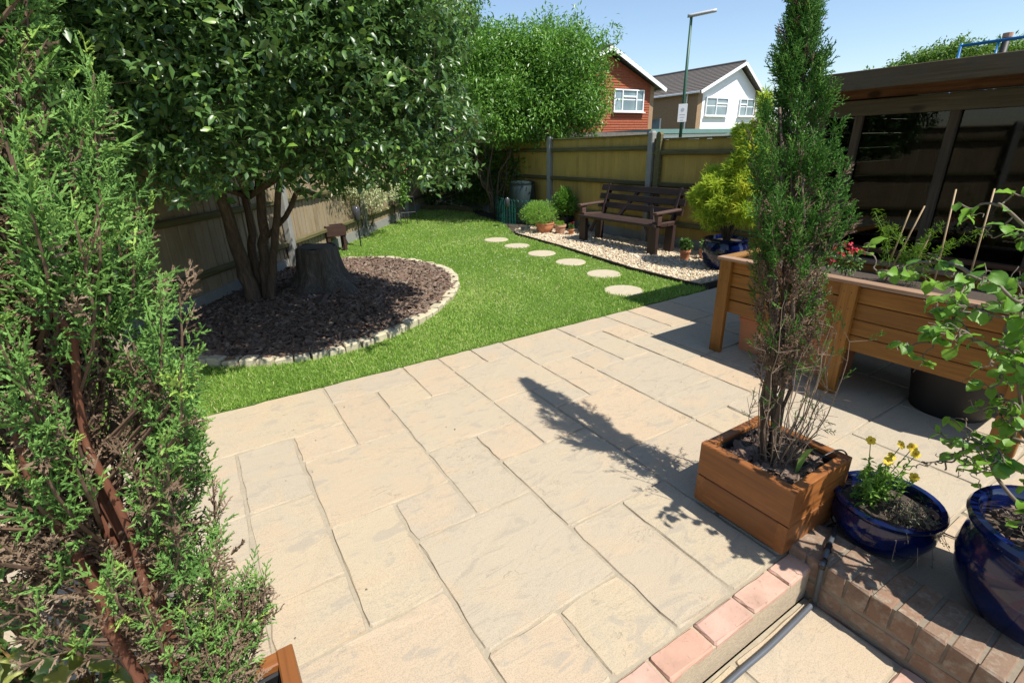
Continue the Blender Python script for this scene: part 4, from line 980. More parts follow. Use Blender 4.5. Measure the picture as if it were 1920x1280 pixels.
yg = m_leaf('lime_leaf', (.10, .19, .018), (.19, .33, .03), .42, .38, .45)
# multi-stemmed shrub tree at the far corner
ms = [(6.3+.9*math.cos(a), 10.8+.9*math.sin(a), 2.3+.4*math.sin(3*a)) for a in np.linspace(0, 6.28, 12, endpoint=False)]
leafy('multi_stemmed_shrub', 'tall light green multi-stemmed shrub at the far corner of the garden', (6.3, 10.8, 0), [((6.1, 11.1, 3.0), (1.4, 1.4, 1.15)), ((7.2, 10.6, 3.0), (1.3, 1.3, 1.2)), ((5.3, 11.6, 2.9), (1.1, 1.1, 1.1)), ((6.6, 11.3, 3.45), (1.1, 1.1, .75)), ((7.5, 10.0, 3.4), (.85, .85, .65)), ((6.1, 10.2, 2.35), (.95, .95, .65)), ((6.9, 9.6, 2.3), (.8, .8, .6)), ((7.6, 9.5, 3.0), (.95, .95, .95)), ((7.5, 9.2, 2.35), (.7, .7, .55))], lg, 76000, .10, .36, .03, 41, stems=ms, cat='shrub')
leafy('lime_shrub', 'lime green leafy tree rising behind the evergreen by the far fence', (5.2, 14.5, 0), [((5.3, 14.3, 3.8), (1.7, 1.5, 1.7)), ((6.4, 15.0, 4.6), (1.6, 1.5, 1.5)), ((4.0, 14.0, 3.6), (1.5, 1.4, 1.9))], yg, 30000, .12, .38, .07, 51)
leafy('tall_tree', 'tall dark green broadleaf tree beyond the far fence', (8.6, 21.0, -.4), [((8.4, 20.8, 7.4), (2.6, 2.4, 2.6)), ((10.3, 20.8, 6.6), (1.5, 1.6, 1.7)), ((6.4, 20.4, 6.2), (2.4, 2.2, 2.2)), ((9.0, 20.4, 9.6), (2.2, 2.1, 2.0)), ((5.6, 20.0, 8.8), (2.6, 2.4, 2.4)), ((9.4, 20.6, 4.6), (2.0, 1.8, 1.8))], m_leaf('ash_leaf', (.035, .095, .012), (.10, .21, .022), .45, .34, .4, c3=(.17, .29, .04)), 30000, .20, .34, .16, 61, clus=6)
leafy('grey_green_tree', 'soft grey-green tree seen between evergreen and tall tree', (4.6, 18.6, -.4), [((4.5, 18.4, 5.6), (1.9, 1.8, 2.6)), ((2.6, 18.0, 5.4), (1.9, 1.8, 2.6)), ((.2, 16.6, 4.8), (2.4, 2.0, 2.6)), ((3.4, 18.0, 8.2), (2.4, 2.0, 2.2)), ((-2.2, 14.0, 4.0), (2.4, 2.4, 2.6))], dg, 26000, .19, .32, .14, 71)
leafy('distant_tree', 'rounded distant oak tree above the shed roof', (37.5, 14.5, -.4), [((36.9, 16.0, 4.1), (1.7, 1.7, 1.3)), ((37.6, 14.6, 4.8), (1.8, 1.6, 1.4)), ((38.2, 13.0, 5.1), (2.0, 2.0, 1.4)), ((38.8, 11.0, 4.9), (2.0, 2.0, 1.4)), ((39.2, 8.6, 4.5), (2.0, 2.0, 1.4))], m_leaf('oak_leaf', (.05, .11, .014), (.13, .23, .03), .5, .3, .4), 48000, .20, .5, .22, 81, clus=6)
# dark hedge plants at the far end, low ivy
leafy('laurel_hedge', 'dark shaded hedge plants filling the far end of the garden, some added to darken the fence', (5.9, 14.6, 0), [((5.4, 14.7, .9), (.8, .7, 1.0)), ((6.3, 14.2, .9), (.8, .7, 1.1)), ((6.75, 13.2, .8), (.45, .7, .9)), ((4.7, 13.9, .9), (.45, .6, 1.0)), ((6.66, 10.9, .85), (.22, .9, .85)), ((6.74, 12.3, .9), (.25, .9, .9))], dg, 14000, .10, .45, .03, 91, cat='hedge')  # last two lobes are added along the fence to stand in for shade
eb = thing('edging_board', 'low brown timber board edging the far end of the lawn', 'edging', (5.9, 13.5, 0))
MB().bar((5.3, 14.1, .06), (6.15, 13.3, .06), .14, .03, (0, 0, 1)).build('board', rail_m, eb); MB().bar((6.16, 13.27, .06), (6.42, 12.2, .06), .14, .03, (0, 0, 1)).build('board', rail_m, eb)

# ---- variegated shrub leaning over the fence past the stump
vg = m_leaf('variegated_leaf', (.14, .19, .06), (.46, .48, .27), .4, .3, .45, c3=(.62, .60, .38))
leafy('variegated_shrub', 'cream and green variegated shrub leaning over the fence past the stump', (3.0, 10.35, 0), [((2.45, 9.75, 1.05), (.50, .45, .32)), ((2.9, 9.75, .98), (.35, .4, .28)), ((3.25, 10.05, .95), (.28, .3, .30)), ((2.0, 9.3, 1.15), (.40, .4, .30)), ((3.05, 9.85, .70), (.13, .14, .22))], vg, 5200, .055, .42, .011, 101, cat='shrub')
leafy('climbing_plant', 'young green climbing plant inside the wire obelisk', (4.15, 11.32, 0), [((4.1, 11.25, .75), (.14, .14, .35)), ((4.2, 11.3, 1.1), (.12, .12, .3))], lg, 900, .06, .5, .008, 111, cat='plant')
# ------------------------------------------------------------------ junipers
def spindle(p, q, r):
    p = np.asarray(p, float); q = np.asarray(q, float); d = unit(q-p); a = np.array([0, 0, 1.0]) if abs(d[2]) < .9 else np.array([1.0, 0, 0])
    u_ = unit(np.cross(d, a)); w_ = np.cross(d, u_); c = p+(q-p)*.45
    c = p+(q-p)*.12
    V = [c+r*1.15*(math.cos(t)*u_+math.sin(t)*w_) for t in (0, 2.09, 4.19)]+[q]
    return V, [[0, 1, 3], [1, 2, 3], [2, 0, 3]]
def spray_template(seed, nside, nsub, L=1.0, r=.029, spread=.9, dead=False):
    g = np.random.default_rng(seed); V, F = [], []
    def add(p, q, rr):
        v, f_ = spindle(p, q, rr); n = len(V); V.extend(v); F.extend([[a+n for a in x] for x in f_])
    add((0, 0, 0), (L*.55, 0, .02), r*.7); add((L*.5, 0, .02), (L, 0, .03), r)
    for k in range(nside):
        t = .10+.85*k/nside; b0 = np.array([L*t, 0, .02*t]); sgn = 1 if k % 2 else -1
        ang = g.normal()*.5; side = np.array([0, math.cos(ang)*sgn, math.sin(ang)])
        if g.uniform() < .3: side = np.array([0, math.sin(ang)*.6, g.choice([-1, 1])])
        d_ = unit(np.array([.85, 0, 0])+side*spread*(.75+.3*g.uniform())); l = L*(.42-.22*t)*g.uniform(.75, 1.25)
        add(b0, b0+d_*l, r*.85)
        for j in range(nsub):
            s_ = .2+.75*j/nsub; c0 = b0+d_*l*s_; sd2 = unit(np.cross(d_, g.normal(size=3)))
            e = unit(d_*.9+sd2*.8); add(c0, c0+e*l*(.38-.15*s_)*g.uniform(.7, 1.3), r*.85)
    return np.array(V), [np.array(F)]
def juniper(name, label, axis, R, zbare, H_, ntot, spl, tpl, green, dead_m, deadf, stem_m, seed, wob=.28, nstem=4, fine=1.0, inner=0, skip=None, texp=.9):
    """axis(t) -> xyz for t 0..1; plumes of sprays round it"""
    g = np.random.default_rng(seed); t0 = axis(0.0)
    th = thing(name, label, 'conifer', tuple(t0)); st = MB(); gr_, dd = MB(), MB(); br = MB()
    for k in range(nstem):
        a = k*2*math.pi/nstem+.4; o = np.array([math.cos(a), math.sin(a), 0])*.028; e = np.array([math.cos(a), math.sin(a), 0])*(.05+.02*k % 3)
        ts = np.linspace(0, .93-.1*k, 14); Pn = np.array([axis(t)+o*(1-t)+e*t*1.1 for t in ts]); Pn[1:] += g.normal(size=(13, 3))*.006
        st.tube(Pn, np.linspace(.017-.002*k, .005, 14), 8)
    tag(st.build('stem', stem_m, th, smooth=True))
    Os, Ds, Sz, Tn, Dead = [], [], [], [], []
    for k in range(ntot+inner):
        tb = g.uniform(0, 1)**texp; tt = zbare+(1-zbare)*tb; phi = g.uniform(0, 2*math.pi); Rr = R(tt)*(1+wob*(math.sin(3*phi+tt*9)+.5*g.normal()))
        rho = Rr*(g.uniform(.35, 1.0)**.6 if k < ntot else g.uniform(.1, .5)); rd = np.array([math.cos(phi), math.sin(phi), 0])
        if skip and g.uniform() < skip(axis(tt)[2], rd): continue
        tip = axis(min(tt, 1.02))+rd*rho+np.array([0, 0, g.uniform(-.02, .05)]); ln = g.uniform(.16, .34)*(1-.45*tt)
        root = axis(max(0.02, tt-ln/H_*1.05))+rd*rho*.18
        mid = (root*.5+tip*.5)+rd*rho*.22; P = spline([root, mid, tip], 6)
        br.tube(P, np.linspace(.0034, .0014, 6)*fine, 4, False)
        for j in range(spl):
            s_ = .30+.70*(j+g.uniform(0, 1))/spl; x = s_*5; i = min(int(x), 4); p = P[i]+(P[i+1]-P[i])*(x-i); tan = unit(P[i+1]-P[i])
            sd_ = unit(np.cross(tan, g.normal(size=3))); d_ = unit(tan*1.0+sd_*.72*(1.15-.5*s_)+rd*.15+np.array([0, 0, .15]))
            Os.append(p); Ds.append(d_); Sz.append(g.uniform(.75, 1.25)*(1.0 if s_ < .8 else .85)); Tn.append(np.clip(.35+.25*s_+g.normal()*.17, 0, 1)); Dead.append(g.uniform() < deadf(p, s_, rd, rho/max(Rr, 1e-3)))
    Os, Ds, Sz, Tn, Dead = map(np.array, (Os, Ds, Sz, Tn, Dead)); tvs = [spray_template(seed+q, *tpl[0]) for q in range(3)]; pick = g.integers(0, 3, len(Os)); sz = tpl[1]
    for q in range(3):
        for flag, target in ((False, gr_), (True, dd)):
            m_ = (pick == q) & (Dead == flag)
            if m_.any():
                A = frames(Ds[m_])*(Sz[m_]*sz)[:, None, None]; target.inst(tvs[q][0], tvs[q][1], Os[m_], A, Tn[m_])
    tag(gr_.build('foliage', green, th, tint=True), kind='stuff')
    if dd.n: tag(dd.build('dead_sprays', dead_m, th, tint=True), kind='stuff')
    tag(br.build('branches', twig_d, th), kind='stuff')
    return th
jg = m_leaf('juniper_green', (.03, .10, .014), (.085, .205, .03), .6, .2, .2, c3=(.18, .33, .05))
jg2 = m_leaf('conifer_green', (.075, .175, .042), (.19, .345, .08), .6, .22, .2, c3=(.33, .48, .09))
jd = m_leaf('dead_spray', (.10, .06, .035), (.235, .165, .11), .8, .08, .2, c3=(.33, .27, .20))
ax_r = lambda t: np.array([1.90, .95, .30])+np.array([.10, .14, .95])*min(t, .5)*2+np.array([.28, .29, 1.02])*max(0, t-.5)*2
def R_r(t): return np.interp(t, [0, .12, .22, .32, .45, .58, .68, .78, .87, .95, 1.03], [.03, .065, .09, .115, .145, .155, .135, .085, .048, .022, .008])
sj = juniper('slim_juniper', 'tall slim columnar green juniper growing in the step-corner timber planter', ax_r, R_r, .20, 2.05, 260, 15, ((7, 3), .074), jg, jd, lambda p, s, rd, q: (.04 if p[2] > 1.35 else .22 if p[2] > 1.12 else .6 if p[2] > .92 else .85)*(1.3 if s < .7 else .45), bark_tr, 201, nstem=5, texp=.66)
# bare wispy shoots low down
ws = sj; w1, w2 = MB(), MB(); oo, dd_, ss = [], [], []
for k in range(26):
    a = rng.uniform(0, 6.28); r1 = rng.uniform(.05, .17); h = rng.uniform(.25, .75); p0 = np.array([1.92+.05*math.cos(a), .94+.05*math.sin(a), .275]); p2 = p0+np.array([math.cos(a)*r1, math.sin(a)*r1, h]); p1 = p0*.5+p2*.5+np.array([math.cos(a)*r1*.3, math.sin(a)*r1*.3, 0])
    P = spline([p0, p1, p2], 9); P[1:] += rng.normal(size=(8, 3))*.006; w1.tube(P, np.linspace(.0032, .0012, 9), 5, False)
    for j in range(10):
        i = int(rng.integers(2, 9)); q = P[i]+unit(rng.normal(size=3)+np.array([0, 0, .6]))*rng.uniform(.03, .09); w1.tube([P[i], q], [.0013, .0007], 3, False)
        if (i > 5 and rng.uniform() < .75): oo.append(q-unit(q-P[i])*.03); dd_.append(unit(q-P[i])+np.array([0, 0, .5])); ss.append(rng.uniform(.04, .07))
tv_, tf_ = spray_template(77, 6, 3); w2.inst(tv_, tf_, np.array(oo), frames(np.array(dd_))*np.array(ss)[:, None, None], rng.uniform(.2, .8, len(oo)))
tag(w1.build('bare_shoots', twig_m, ws), kind='stuff'); tag(w2.build('shoot_tips', jg, ws, tint=True), kind='stuff')
# strap leaf in the planter
sl_ = MB(); pts = spline([(1.90, .83, .28), (1.905, .82, .36), (1.915, .805, .415), (1.935, .785, .425)], 10); wdt = np.array([.006, .012, .016, .019, .021, .021, .019, .015, .009, .002]); sdv = unit(np.array([.94, -.30, 0]))
V = []
for p, w in zip(pts, wdt): V += [p-sdv*w, p+np.array([.35, .45, 0])*-.006*w/.02, p+sdv*w]
sl_.add(V, [[[3*i+j, 3*i+j+1, 3*i+j+4, 3*i+j+3] for i in range(9) for j in range(2)]]); tag(sl_.build('strap_leaf', m_leafobj('strap_leaf', (.26, .42, .09), (.30, .46, .11)), smooth=True), 'single broad pale green strap leaf standing in the juniper planter', 'leaf')

ax_l = lambda t: np.array([-.245, .935, .30])+np.array([-.02, .03, 2.15])*t
def R_l(t): return np.interp(t, [0, .1, .15, .21, .27, .33, .38, .48, .58, .68, .8, .95, 1.05], [.08, .12, .15, .18, .185, .175, .20, .215, .20, .18, .17, .14, .09])
def dead_l(p, s, rd, q):
    z = p[2]; right = (rd[0]*.83-rd[1]*.55)    # towards the open sunny side
    base = np.interp(z, [.3, .8, 1.15, 1.45, 1.8], [.92, .88, .62, .22, .07])
    if right > .35 and q > .6: base *= .45
    return min(.95, base*(1.0 if s < .82 else .75)+(.55 if q < .5 else 0))
juniper('browning_conifer', 'large conifer with red-brown stems, dead inner twigs and green outer sprays', ax_l, R_l, .04, 2.15, 680, 11, ((7, 3), .068), jg2, jd, dead_l, bark_red, 301, nstem=5, fine=1.0, wob=.15, inner=130, skip=lambda z, rd: (z < .98 and -.967*rd[0]-.254*rd[1] > .1 and .95) or (.4 < z < 1.2 and .25*rd[0]-.97*rd[1] > .35 and .5) or 0)
# ------------------------------------------------------------------ golden feathery shrub in the dark blue pot
gs = thing('golden_shrub', 'golden yellow-green feathery shrub growing in the dark blue pot by the fence', 'shrub', (5.88, 4.04, .36)); tr = MB(); gl = MB()
gold = m_leaf('golden_leaf', (.21, .33, .035), (.43, .53, .06), .45, .42, .4, c3=(.64, .56, .07))
lob = [((5.72, 4.18, .72), (.17, .17, .13)), ((5.74, 4.36, .92), (.15, .15, .13)), ((5.80, 4.00, .86), (.20, .20, .16)), ((5.82, 3.78, .78), (.17, .17, .14)), ((5.78, 4.14, 1.08), (.18, .18, .15)), ((5.90, 4.34, 1.18), (.11, .11, .11)), ((5.86, 3.84, 1.10), (.18, .18, .16)), ((5.90, 4.00, 1.32), (.15, .15, .14)), ((5.92, 3.86, 1.45), (.13, .13, .13)), ((5.95, 3.96, 1.60), (.12, .12, .12)), ((5.98, 4.08, 1.70), (.07, .09, .08)), ((6.0, 3.86, 1.74), (.08, .08, .10)), ((6.0, 3.84, 2.0), (.05, .05, .13))]
for c, r_ in lob: tr.tube(spline([(5.88, 4.04, .33), ((5.88+c[0])/2+.03, (4.04+c[1])/2-.03, (.36+c[2])/2), c], 7), np.linspace(.014, .004, 7), 6)
tr.build('stem', bark_tr, gs, smooth=True)
for k, (c, r_) in enumerate(lob):
    n = int(1500*(r_[0]*r_[2])/.15)+25; P, N, u = crown_points(n, c, r_, 400+k, .3, .35); D0 = unit(N+rng.normal(size=N.shape)*.4+np.array([0, 0, .35]))
    tn0 = np.clip(.45+.3*vnoise(P, 7, 5)+rng.normal(size=n)*.12, 0, 1)
    for j in range(9):
        d_ = unit(D0*.55+rnd_dirs(n)*.9+np.array([0, 0, -.05])); put_leaves(gl, leaf4, P, d_, rng.uniform(.055, .115, n), .11, np.clip(tn0+rng.normal(size=n)*.1, 0, 1))
tag(gl.build('foliage', gold, gs, tint=True), kind='stuff')

# ------------------------------------------------------------------ twisted hazel
hz = thing('twisted_hazel', 'contorted hazel with curled bare stems and crinkled bright green leaves', 'shrub', (2.13, .11, .33)); hb = MB()
hzl = m_leafobj('hazel_leaf', (.085, .21, .022), (.20, .38, .045), .38, .42)
def curl(P, amp, freq, seed, n=60):
    g = np.random.default_rng(seed); Q = spline(P, n); t = np.linspace(0, 1, n); ph = g.uniform(0, 6.28, 6)
    for k in range(3): Q[:, k] += amp*(np.sin(freq*t*6.28+ph[k])*.7+np.sin(freq*2.3*t*6.28+ph[k+3])*.4)*np.minimum(1, t*4)
    return Q
paths = [
 ([(2.13, .11, .33), (2.18, .10, .70), (2.22, .22, 1.0), (2.14, .40, 1.14), (2.08, .55, 1.19), (2.03, .70, 1.18), (2.02, .76, 1.14)], .012, .016),
 ([(2.14, .10, .33), (2.22, .06, .8), (2.24, .15, 1.2), (2.15, .36, 1.30), (2.08, .50, 1.38), (2.06, .60, 1.40)], .011, .02),
 ([(2.13, .12, .33), (2.10, .22, .75), (2.13, .36, .98), (2.10, .47, 1.05), (2.06, .56, 1.07)], .010, .022),
 ([(2.12, .13, .33), (2.12, .22, .55), (2.13, .32, .72), (2.12, .40, .85)], .009, .02),
 ([(2.12, .13, .33), (2.05, .25, .50), (2.09, .36, .60), (2.10, .41, .55), (2.09, .43, .47)], .007, .012),
 ([(2.14, .10, .33), (2.30, .05, .8), (2.36, .2, 1.35), (2.24, .30, 1.50)], .010, .03),
 ([(2.13, .12, .33), (2.02, .2, .8), (1.95, .32, 1.10), (1.86, .42, 1.20), (1.78, .52, 1.16)], .009, .02),
 ([(2.13, .12, .33), (2.15, .28, .66), (2.14, .38, .92), (2.05, .50, .98), (2.0, .56, .97)], .007, .02),
 ([(2.13, .10, .33), (2.25, .18, .60), (2.3, .30, .85), (2.2, .42, .95)], .008, .03),
 ([(2.12, .10, .33), (2.02, .14, .70), (1.94, .24, .92), (1.88, .30, .98)], .008, .02),
 ([(2.12, .10, .33), (2.02, .08, .80), (1.92, .14, 1.05), (1.86, .22, 1.10)], .008, .02),
 ([(2.13, .10, .33), (2.06, .0, .80), (2.0, .05, 1.15), (1.94, .16, 1.25)], .008, .02),
 ([(2.12, .11, .33), (2.0, .16, .52), (1.92, .25, .66), (1.90, .33, .70)], .006, .02)]
ends = []; LPts = []
for k, (P, r0, amp) in enumerate(paths):
    Q = curl(P, amp, 3.5, 500+k); hb.tube(Q, np.linspace(r0, .0025, 60), 7)
    for j in range(10):
        i = int(rng.integers(22, 59)); d_ = unit(rng.normal(size=3)+np.array([-.3, .4, .1])); e = Q[i]+d_*rng.uniform(.06, .14)
        C_ = curl([Q[i], Q[i]*.5+e*.5+rng.normal(size=3)*.02, e], .012, 2.2, 600+k*10+j, 24); C_ = C_+(Q[i]-C_[0]); hb.tube(C_, np.linspace(.0028, .0012, 24), 5, False)
        if k not in (4,) or j < 3: LPts += [C_[m_] for m_ in rng.integers(4, 24, 4)]
    for i in rng.integers(24, 60, 2 if k == 4 else 22 if k in (6, 9, 10, 11, 12) else 9): LPts.append(Q[i])
hb.build('stems', m_plain('hazel_bark', (.16, .125, .09), .7, .3, 50, .3), hz, smooth=True)
def crinkled(seed, wav=.10):
    g = np.random.default_rng(seed); nu, nv = 6, 5; V = []
    for i in range(nu):
        t = i/(nu-1); w = .46*math.sin(math.pi*min(1, t*.93+.06))**.7*(1.05-.25*t) if 0 < i < nu-1 else (.05 if i == 0 else .02)
        for j in range(nv):
            s_ = (j/(nv-1)-.5)*2; V.append((t, s_*w*(1+.08*g.normal()), .10*abs(s_)*w*2-.32*(t-.3)**2+wav*g.normal()*.55*abs(s_)))
    return MB().add(V, [[[i*nv+j, i*nv+j+1, (i+1)*nv+j+1, (i+1)*nv+j] for i in range(nu-1) for j in range(nv-1)]])
hl = [crinkled(s).build('leaf', hzl, hz, local=True, smooth=True) for s in range(6)]
LPts = np.array(LPts); n = len(LPts); D = unit(rng.normal(size=(n, 3))*np.array([1, 1, .6])+np.array([-.2, .2, -.35])); AF = frames(D, rng.normal(size=n)*.5); sz = rng.uniform(.028, .056, n); print('hazel leaves', n)
for k in range(n):
    o = hl[k] if k < 6 else place('leaf', hl[int(rng.integers(6))].data, hz, (0, 0, 0)); s_ = sz[k]
    o.matrix_basis = Matrix([[AF[k][0][r]*s_, AF[k][1][r]*s_, AF[k][2][r]*s_, LPts[k][r]-hz.location[r]] for r in range(3)]+[[0, 0, 0, 1]])

# ------------------------------------------------------------------ pansies and twiggy edging plant in the blue bowl
pn = thing('yellow_pansies', 'yellow pansies on leafy stems in the shallow blue bowl', 'flowers', (2.13, .60, .16)); ps, pll = MB(), MB()
fl_m = m_plain('pansy_yellow', (.78, .58, .03), .5, .1, 60, .05, transl=.3); eye_m = m_plain('pansy_eye', (.55, .20, .01), .6, .1, 60, 0)
heads = [(2.16, .69, .43), (2.215, .605, .435), (2.24, .575, .43), (2.225, .555, .415), (2.20, .62, .375), (2.11, .60, .40), (2.20, .53, .33)]
O_, D_, T_ = [], [], []
for k in range(24):
    a = rng.uniform(0, 6.28); r1 = rng.uniform(0, .10); p0 = np.array([2.15+r1*math.cos(a), .63+r1*.8*math.sin(a), .165]); tip = np.array(heads[k])-np.array([0, 0, .008]) if k < len(heads) else p0+np.array([rng.normal()*.035, rng.normal()*.035, rng.uniform(.10, .20)])
    P = spline([p0, (p0+tip)/2+rng.normal(size=3)*.012, tip], 8); ps.tube(P, .0017, 5, False)
    for i in range(1, 8):
        for q in range(5):
            O_.append(P[i]*(1-q*.1)+P[i-1]*(q*.1)); D_.append(unit(rng.normal(size=3)+np.array([0, 0, .35])))
O_ = np.array(O_); D_ = np.array(D_); ok = O_[:, 2] < .37; O_, D_ = O_[ok], D_[ok]
put_leaves(pll, leaf5, O_, D_, rng.uniform(.018, .036, len(O_)), .38, rng.uniform(0, 1, len(O_)))
ps.build('stem', m_plain('green_stem', (.10, .20, .04), .6), pn); tag(pll.build('leaves', m_leaf('pansy_leaf', (.09, .20, .02), (.22, .38, .05), .45, .35), pn, tint=True), kind='stuff')
toc = lambda p: unit(np.array([0, 0, 1.59])-np.asarray(p))
for h_ in heads:
    c = np.array(h_); nrm_ = unit(toc(c)*1.0+np.array([.1, -.3, .3])+rng.normal(size=3)*.25); fr_ = frames(nrm_[None], rng.uniform(0, 6, 1))[0]; pm = MB()
    for k in range(5):
        a = k*1.257; d_ = fr_[1]*math.cos(a)+fr_[2]*math.sin(a); s2 = np.cross(nrm_, d_); pm.add([c, c+d_*.008+s2*.009+nrm_*.002, c+d_*.017+s2*.007, c+d_*.019, c+d_*.017-s2*.007, c+d_*.008-s2*.009+nrm_*.002], [[[0, 1, 2, 3, 4, 5]]])
    f_ = pm.build('flower', fl_m, pn); MB().lathe([(.0035, -.002), (.0035, .003)], c+nrm_*.002, 8).build('eye', eye_m, f_)
tp = thing('twiggy_plant', 'dry twiggy trailing plant at the bowl front with tiny leaves', 'plant', (2.11, .47, .17)); t1, t2 = MB(), MB(); O_ = []
for k in range(120):
    a = rng.uniform(0, 6.28); r1 = rng.uniform(0, .07); p0 = np.array([2.12+r1*math.cos(a), .49+r1*math.sin(a), .165]); d_ = unit(rng.normal(size=3)*.8+np.array([0, -.45, .5])); e = p0+d_*rng.uniform(.05, .12); mid = (p0+e)/2+np.array([0, 0, .03]); e[2] -= .02
    P = spline([p0, mid, e], 6); t1.tube(P, .0011, 3, False); O_ += list(P[2:]+rng.normal(size=(4, 3))*.004)
O_ = np.array(O_); O_ = np.r_[O_, O_+rng.normal(size=O_.shape)*.006]; t1.build('twigs', twig_m, tp); put_leaves(t2, leaf4, O_, rnd_dirs(len(O_)), rng.uniform(.006, .013, len(O_)), .6, rng.uniform(0, 1, len(O_)))
tag(t2.build('leaves', m_leaf('twiggy_leaf', (.05, .075, .03), (.12, .12, .07), .7, .2, c3=(.28, .22, .18)), tp, tint=True), kind='stuff')
# litter and low leaves in the big pot
lt = MB(); sq = [(2.13+.19*math.cos(a), .11+.19*math.sin(a)) for a in np.linspace(0, 6.28, 16, endpoint=False)]; O2, A2 = chip_field(420, sq, .338, .026, .15, .5, 9); lt.inst(cv, cf, O2, A2, rng.uniform(0, 1, len(O2))); tag(lt.build('leaf_litter', chip_m, tint=True), 'dry brown leaf litter in the large blue pot', 'litter', kind='stuff')
# fallen leaves on slabs
# ------------------------------------------------------------------ things growing in the raised bed
cn = [((3.80, 1.38, .70), (3.78, 1.27, 1.20)), ((3.86, 1.42, .70), (3.76, 1.33, 1.17)), ((3.80, 1.12, .70), (3.84, 1.16, 1.30)), ((3.9, 1.3, .70), (3.84, 1.22, 1.03)), ((3.95, 1.0, .70), (4.0, 1.03, 1.30))]
lab = ['thin bamboo cane in the fern clump, leaning', 'second thin bamboo cane in the fern clump', 'tall pale bamboo cane upright beside the fern clump', 'short bamboo cane behind the fern clump', 'bamboo cane towards the shed side of the raised bed', 'short dark bamboo cane between fern clump and tall cane']
for (p, q), l in zip(cn, lab):
    o = MB().tube([p, (np.array(p)+q)/2, q], [.0055, .005, .0045], 7).build('bamboo_cane', cane_m, smooth=True); tag(o, l, 'cane', 'canes in the raised bed')
fe = thing('asparagus_fern', 'feathery bright green asparagus fern tied to canes', 'plant', (3.82, 1.3, .70)); f1, f2 = MB(), MB()
for k in range(9):
    p0 = np.array([3.82+rng.normal()*.03, 1.3+rng.normal()*.08, .70]); e = p0+np.array([rng.normal()*.10-.03, rng.normal()*.14, rng.uniform(.18, .46)]); P = spline([p0, (p0+e)/2+np.array([0, 0, .06]), e], 9); f1.tube(P, .0017, 4, False)
    n = 170; ii = rng.integers(2, 9, n); O_ = P[ii]+rng.normal(size=(n, 3))*.014; put_leaves(f2, leaf4, O_, unit(rnd_dirs(n)+np.array([0, 0, .2])), rng.uniform(.02, .04, n), .06, rng.uniform(0, 1, n))
f1.build('stem', MATS['green_stem'], fe); tag(f2.build('fronds', yg, fe, tint=True), kind='stuff')
rf = thing('red_flowering_plant', 'small plant with bright pinkish red flowers at the raised bed rim', 'flowers', (3.56, 1.62, .70)); r1_, r2_ = MB(), MB(); fm = m_plain('red_petal', (.62, .03, .06), .5, .2, 80, 0, transl=.25)
P, N, u = crown_points(260, (3.60, 1.56, .83), (.08, .10, .08), 3, .2, .3); put_leaves(r1_, leaf4, P, unit(N+rng.normal(size=N.shape)*.6), rng.uniform(.02, .035, len(P)), .5, rng.uniform(0, 1, len(P)))
tag(r1_.build('leaves', dg, rf, tint=True), kind='stuff')
for k in range(22):
    d_ = unit(rng.normal(size=3)*np.array([1, 1, .6])+np.array([-.3, 0, .9])); c = np.array([3.60, 1.56, .85])+d_*np.array([.095, .11, .10]); q = MB()
    for j in range(5): put_leaves(q, leaf4, c[None], unit(rnd_dirs(1)+d_*.5), np.array([.021]), .7, np.array([.5]))
    q.build('flower', fm, rf)
# ------------------------------------------------------------------ plants in the far pots
def tuft(name, label, cat, c, r_, n, size, wid, mat, seed, tpl=leaf4, upw=.3, stem=True):
    t = thing(name, label, cat, (c[0], c[1], c[2]-r_[2])); q = MB(); P, N, u = crown_points(n, c, r_, seed, .2, .2); put_leaves(q, tpl, P, unit(N*.8+rng.normal(size=N.shape)*.5+np.array([0, 0, upw])), size*rng.uniform(.6, 1.3, len(P)), wid, np.clip(rng.normal(.5, .2, len(P)), 0, 1))
    tag(q.build('foliage', mat, t, tint=True), kind='stuff')
    if stem: MB().tube([(c[0], c[1], c[2]-r_[2]-.03), (c[0]+.01, c[1], c[2]), (c[0], c[1]+.01, c[2]+r_[2]*.7)], [.012, .008, .003], 6).build('stem', bark_tr, t)
    return t
fea = m_leaf('feathery_conifer', (.12, .24, .035), (.24, .40, .07), .5, .3, .35, c3=(.40, .50, .15))
tuft('dwarf_conifer', 'feathery yellow-green dwarf conifer spilling from the terracotta bowl', 'conifer', (5.72, 8.12, .40), (.33, .33, .22), 3600, .06, .14, fea, 700, upw=.5)
t = tuft('cone_conifer', 'cone-shaped bright green conifer in the dark pot by the fence', 'conifer', (6.42, 8.20, .48), (.24, .25, .22), 2400, .07, .28, lg, 701, upw=.8)
q = MB(); P, N, u = crown_points(1300, (6.42, 8.20, .62), (.15, .15, .18), 702, .2, .3); put_leaves(q, leaf4, P, unit(N*.5+np.array([0, 0, .9])+rng.normal(size=N.shape)*.35), rng.uniform(.05, .08, len(P)), .28, np.clip(rng.normal(.55, .2, len(P)), 0, 1)); tag(q.build('top_foliage', lg, t, tint=True), kind='stuff')
tuft('cushion_plant', 'low bright green cushion plant in the pale terracotta pot', 'plant', (5.95, 7.72, .205), (.085, .085, .05), 700, .025, .5, yg, 703, stem=False)
rfl = tuft('red_geranium', 'little red-flowered plant in the small terracotta pot', 'flowers', (6.03, 7.48, .17), (.05, .05, .06), 160, .03, .5, dg, 704)
for k in range(3): put = MB(); put_leaves(put, leaf4, np.tile(np.array([[6.02+.02*k, 7.47-.02*k, .24+.012*k]]), (6, 1)), rnd_dirs(6), np.full(6, .022), .7, np.full(6, .5)); put.build('flower', fm, rfl)
tuft('leafy_herb', 'green leafy herb in the terracotta pot at the bench end', 'plant', (5.92, 4.70, .235), (.09, .09, .07), 330, .045, .6, dg, 705)
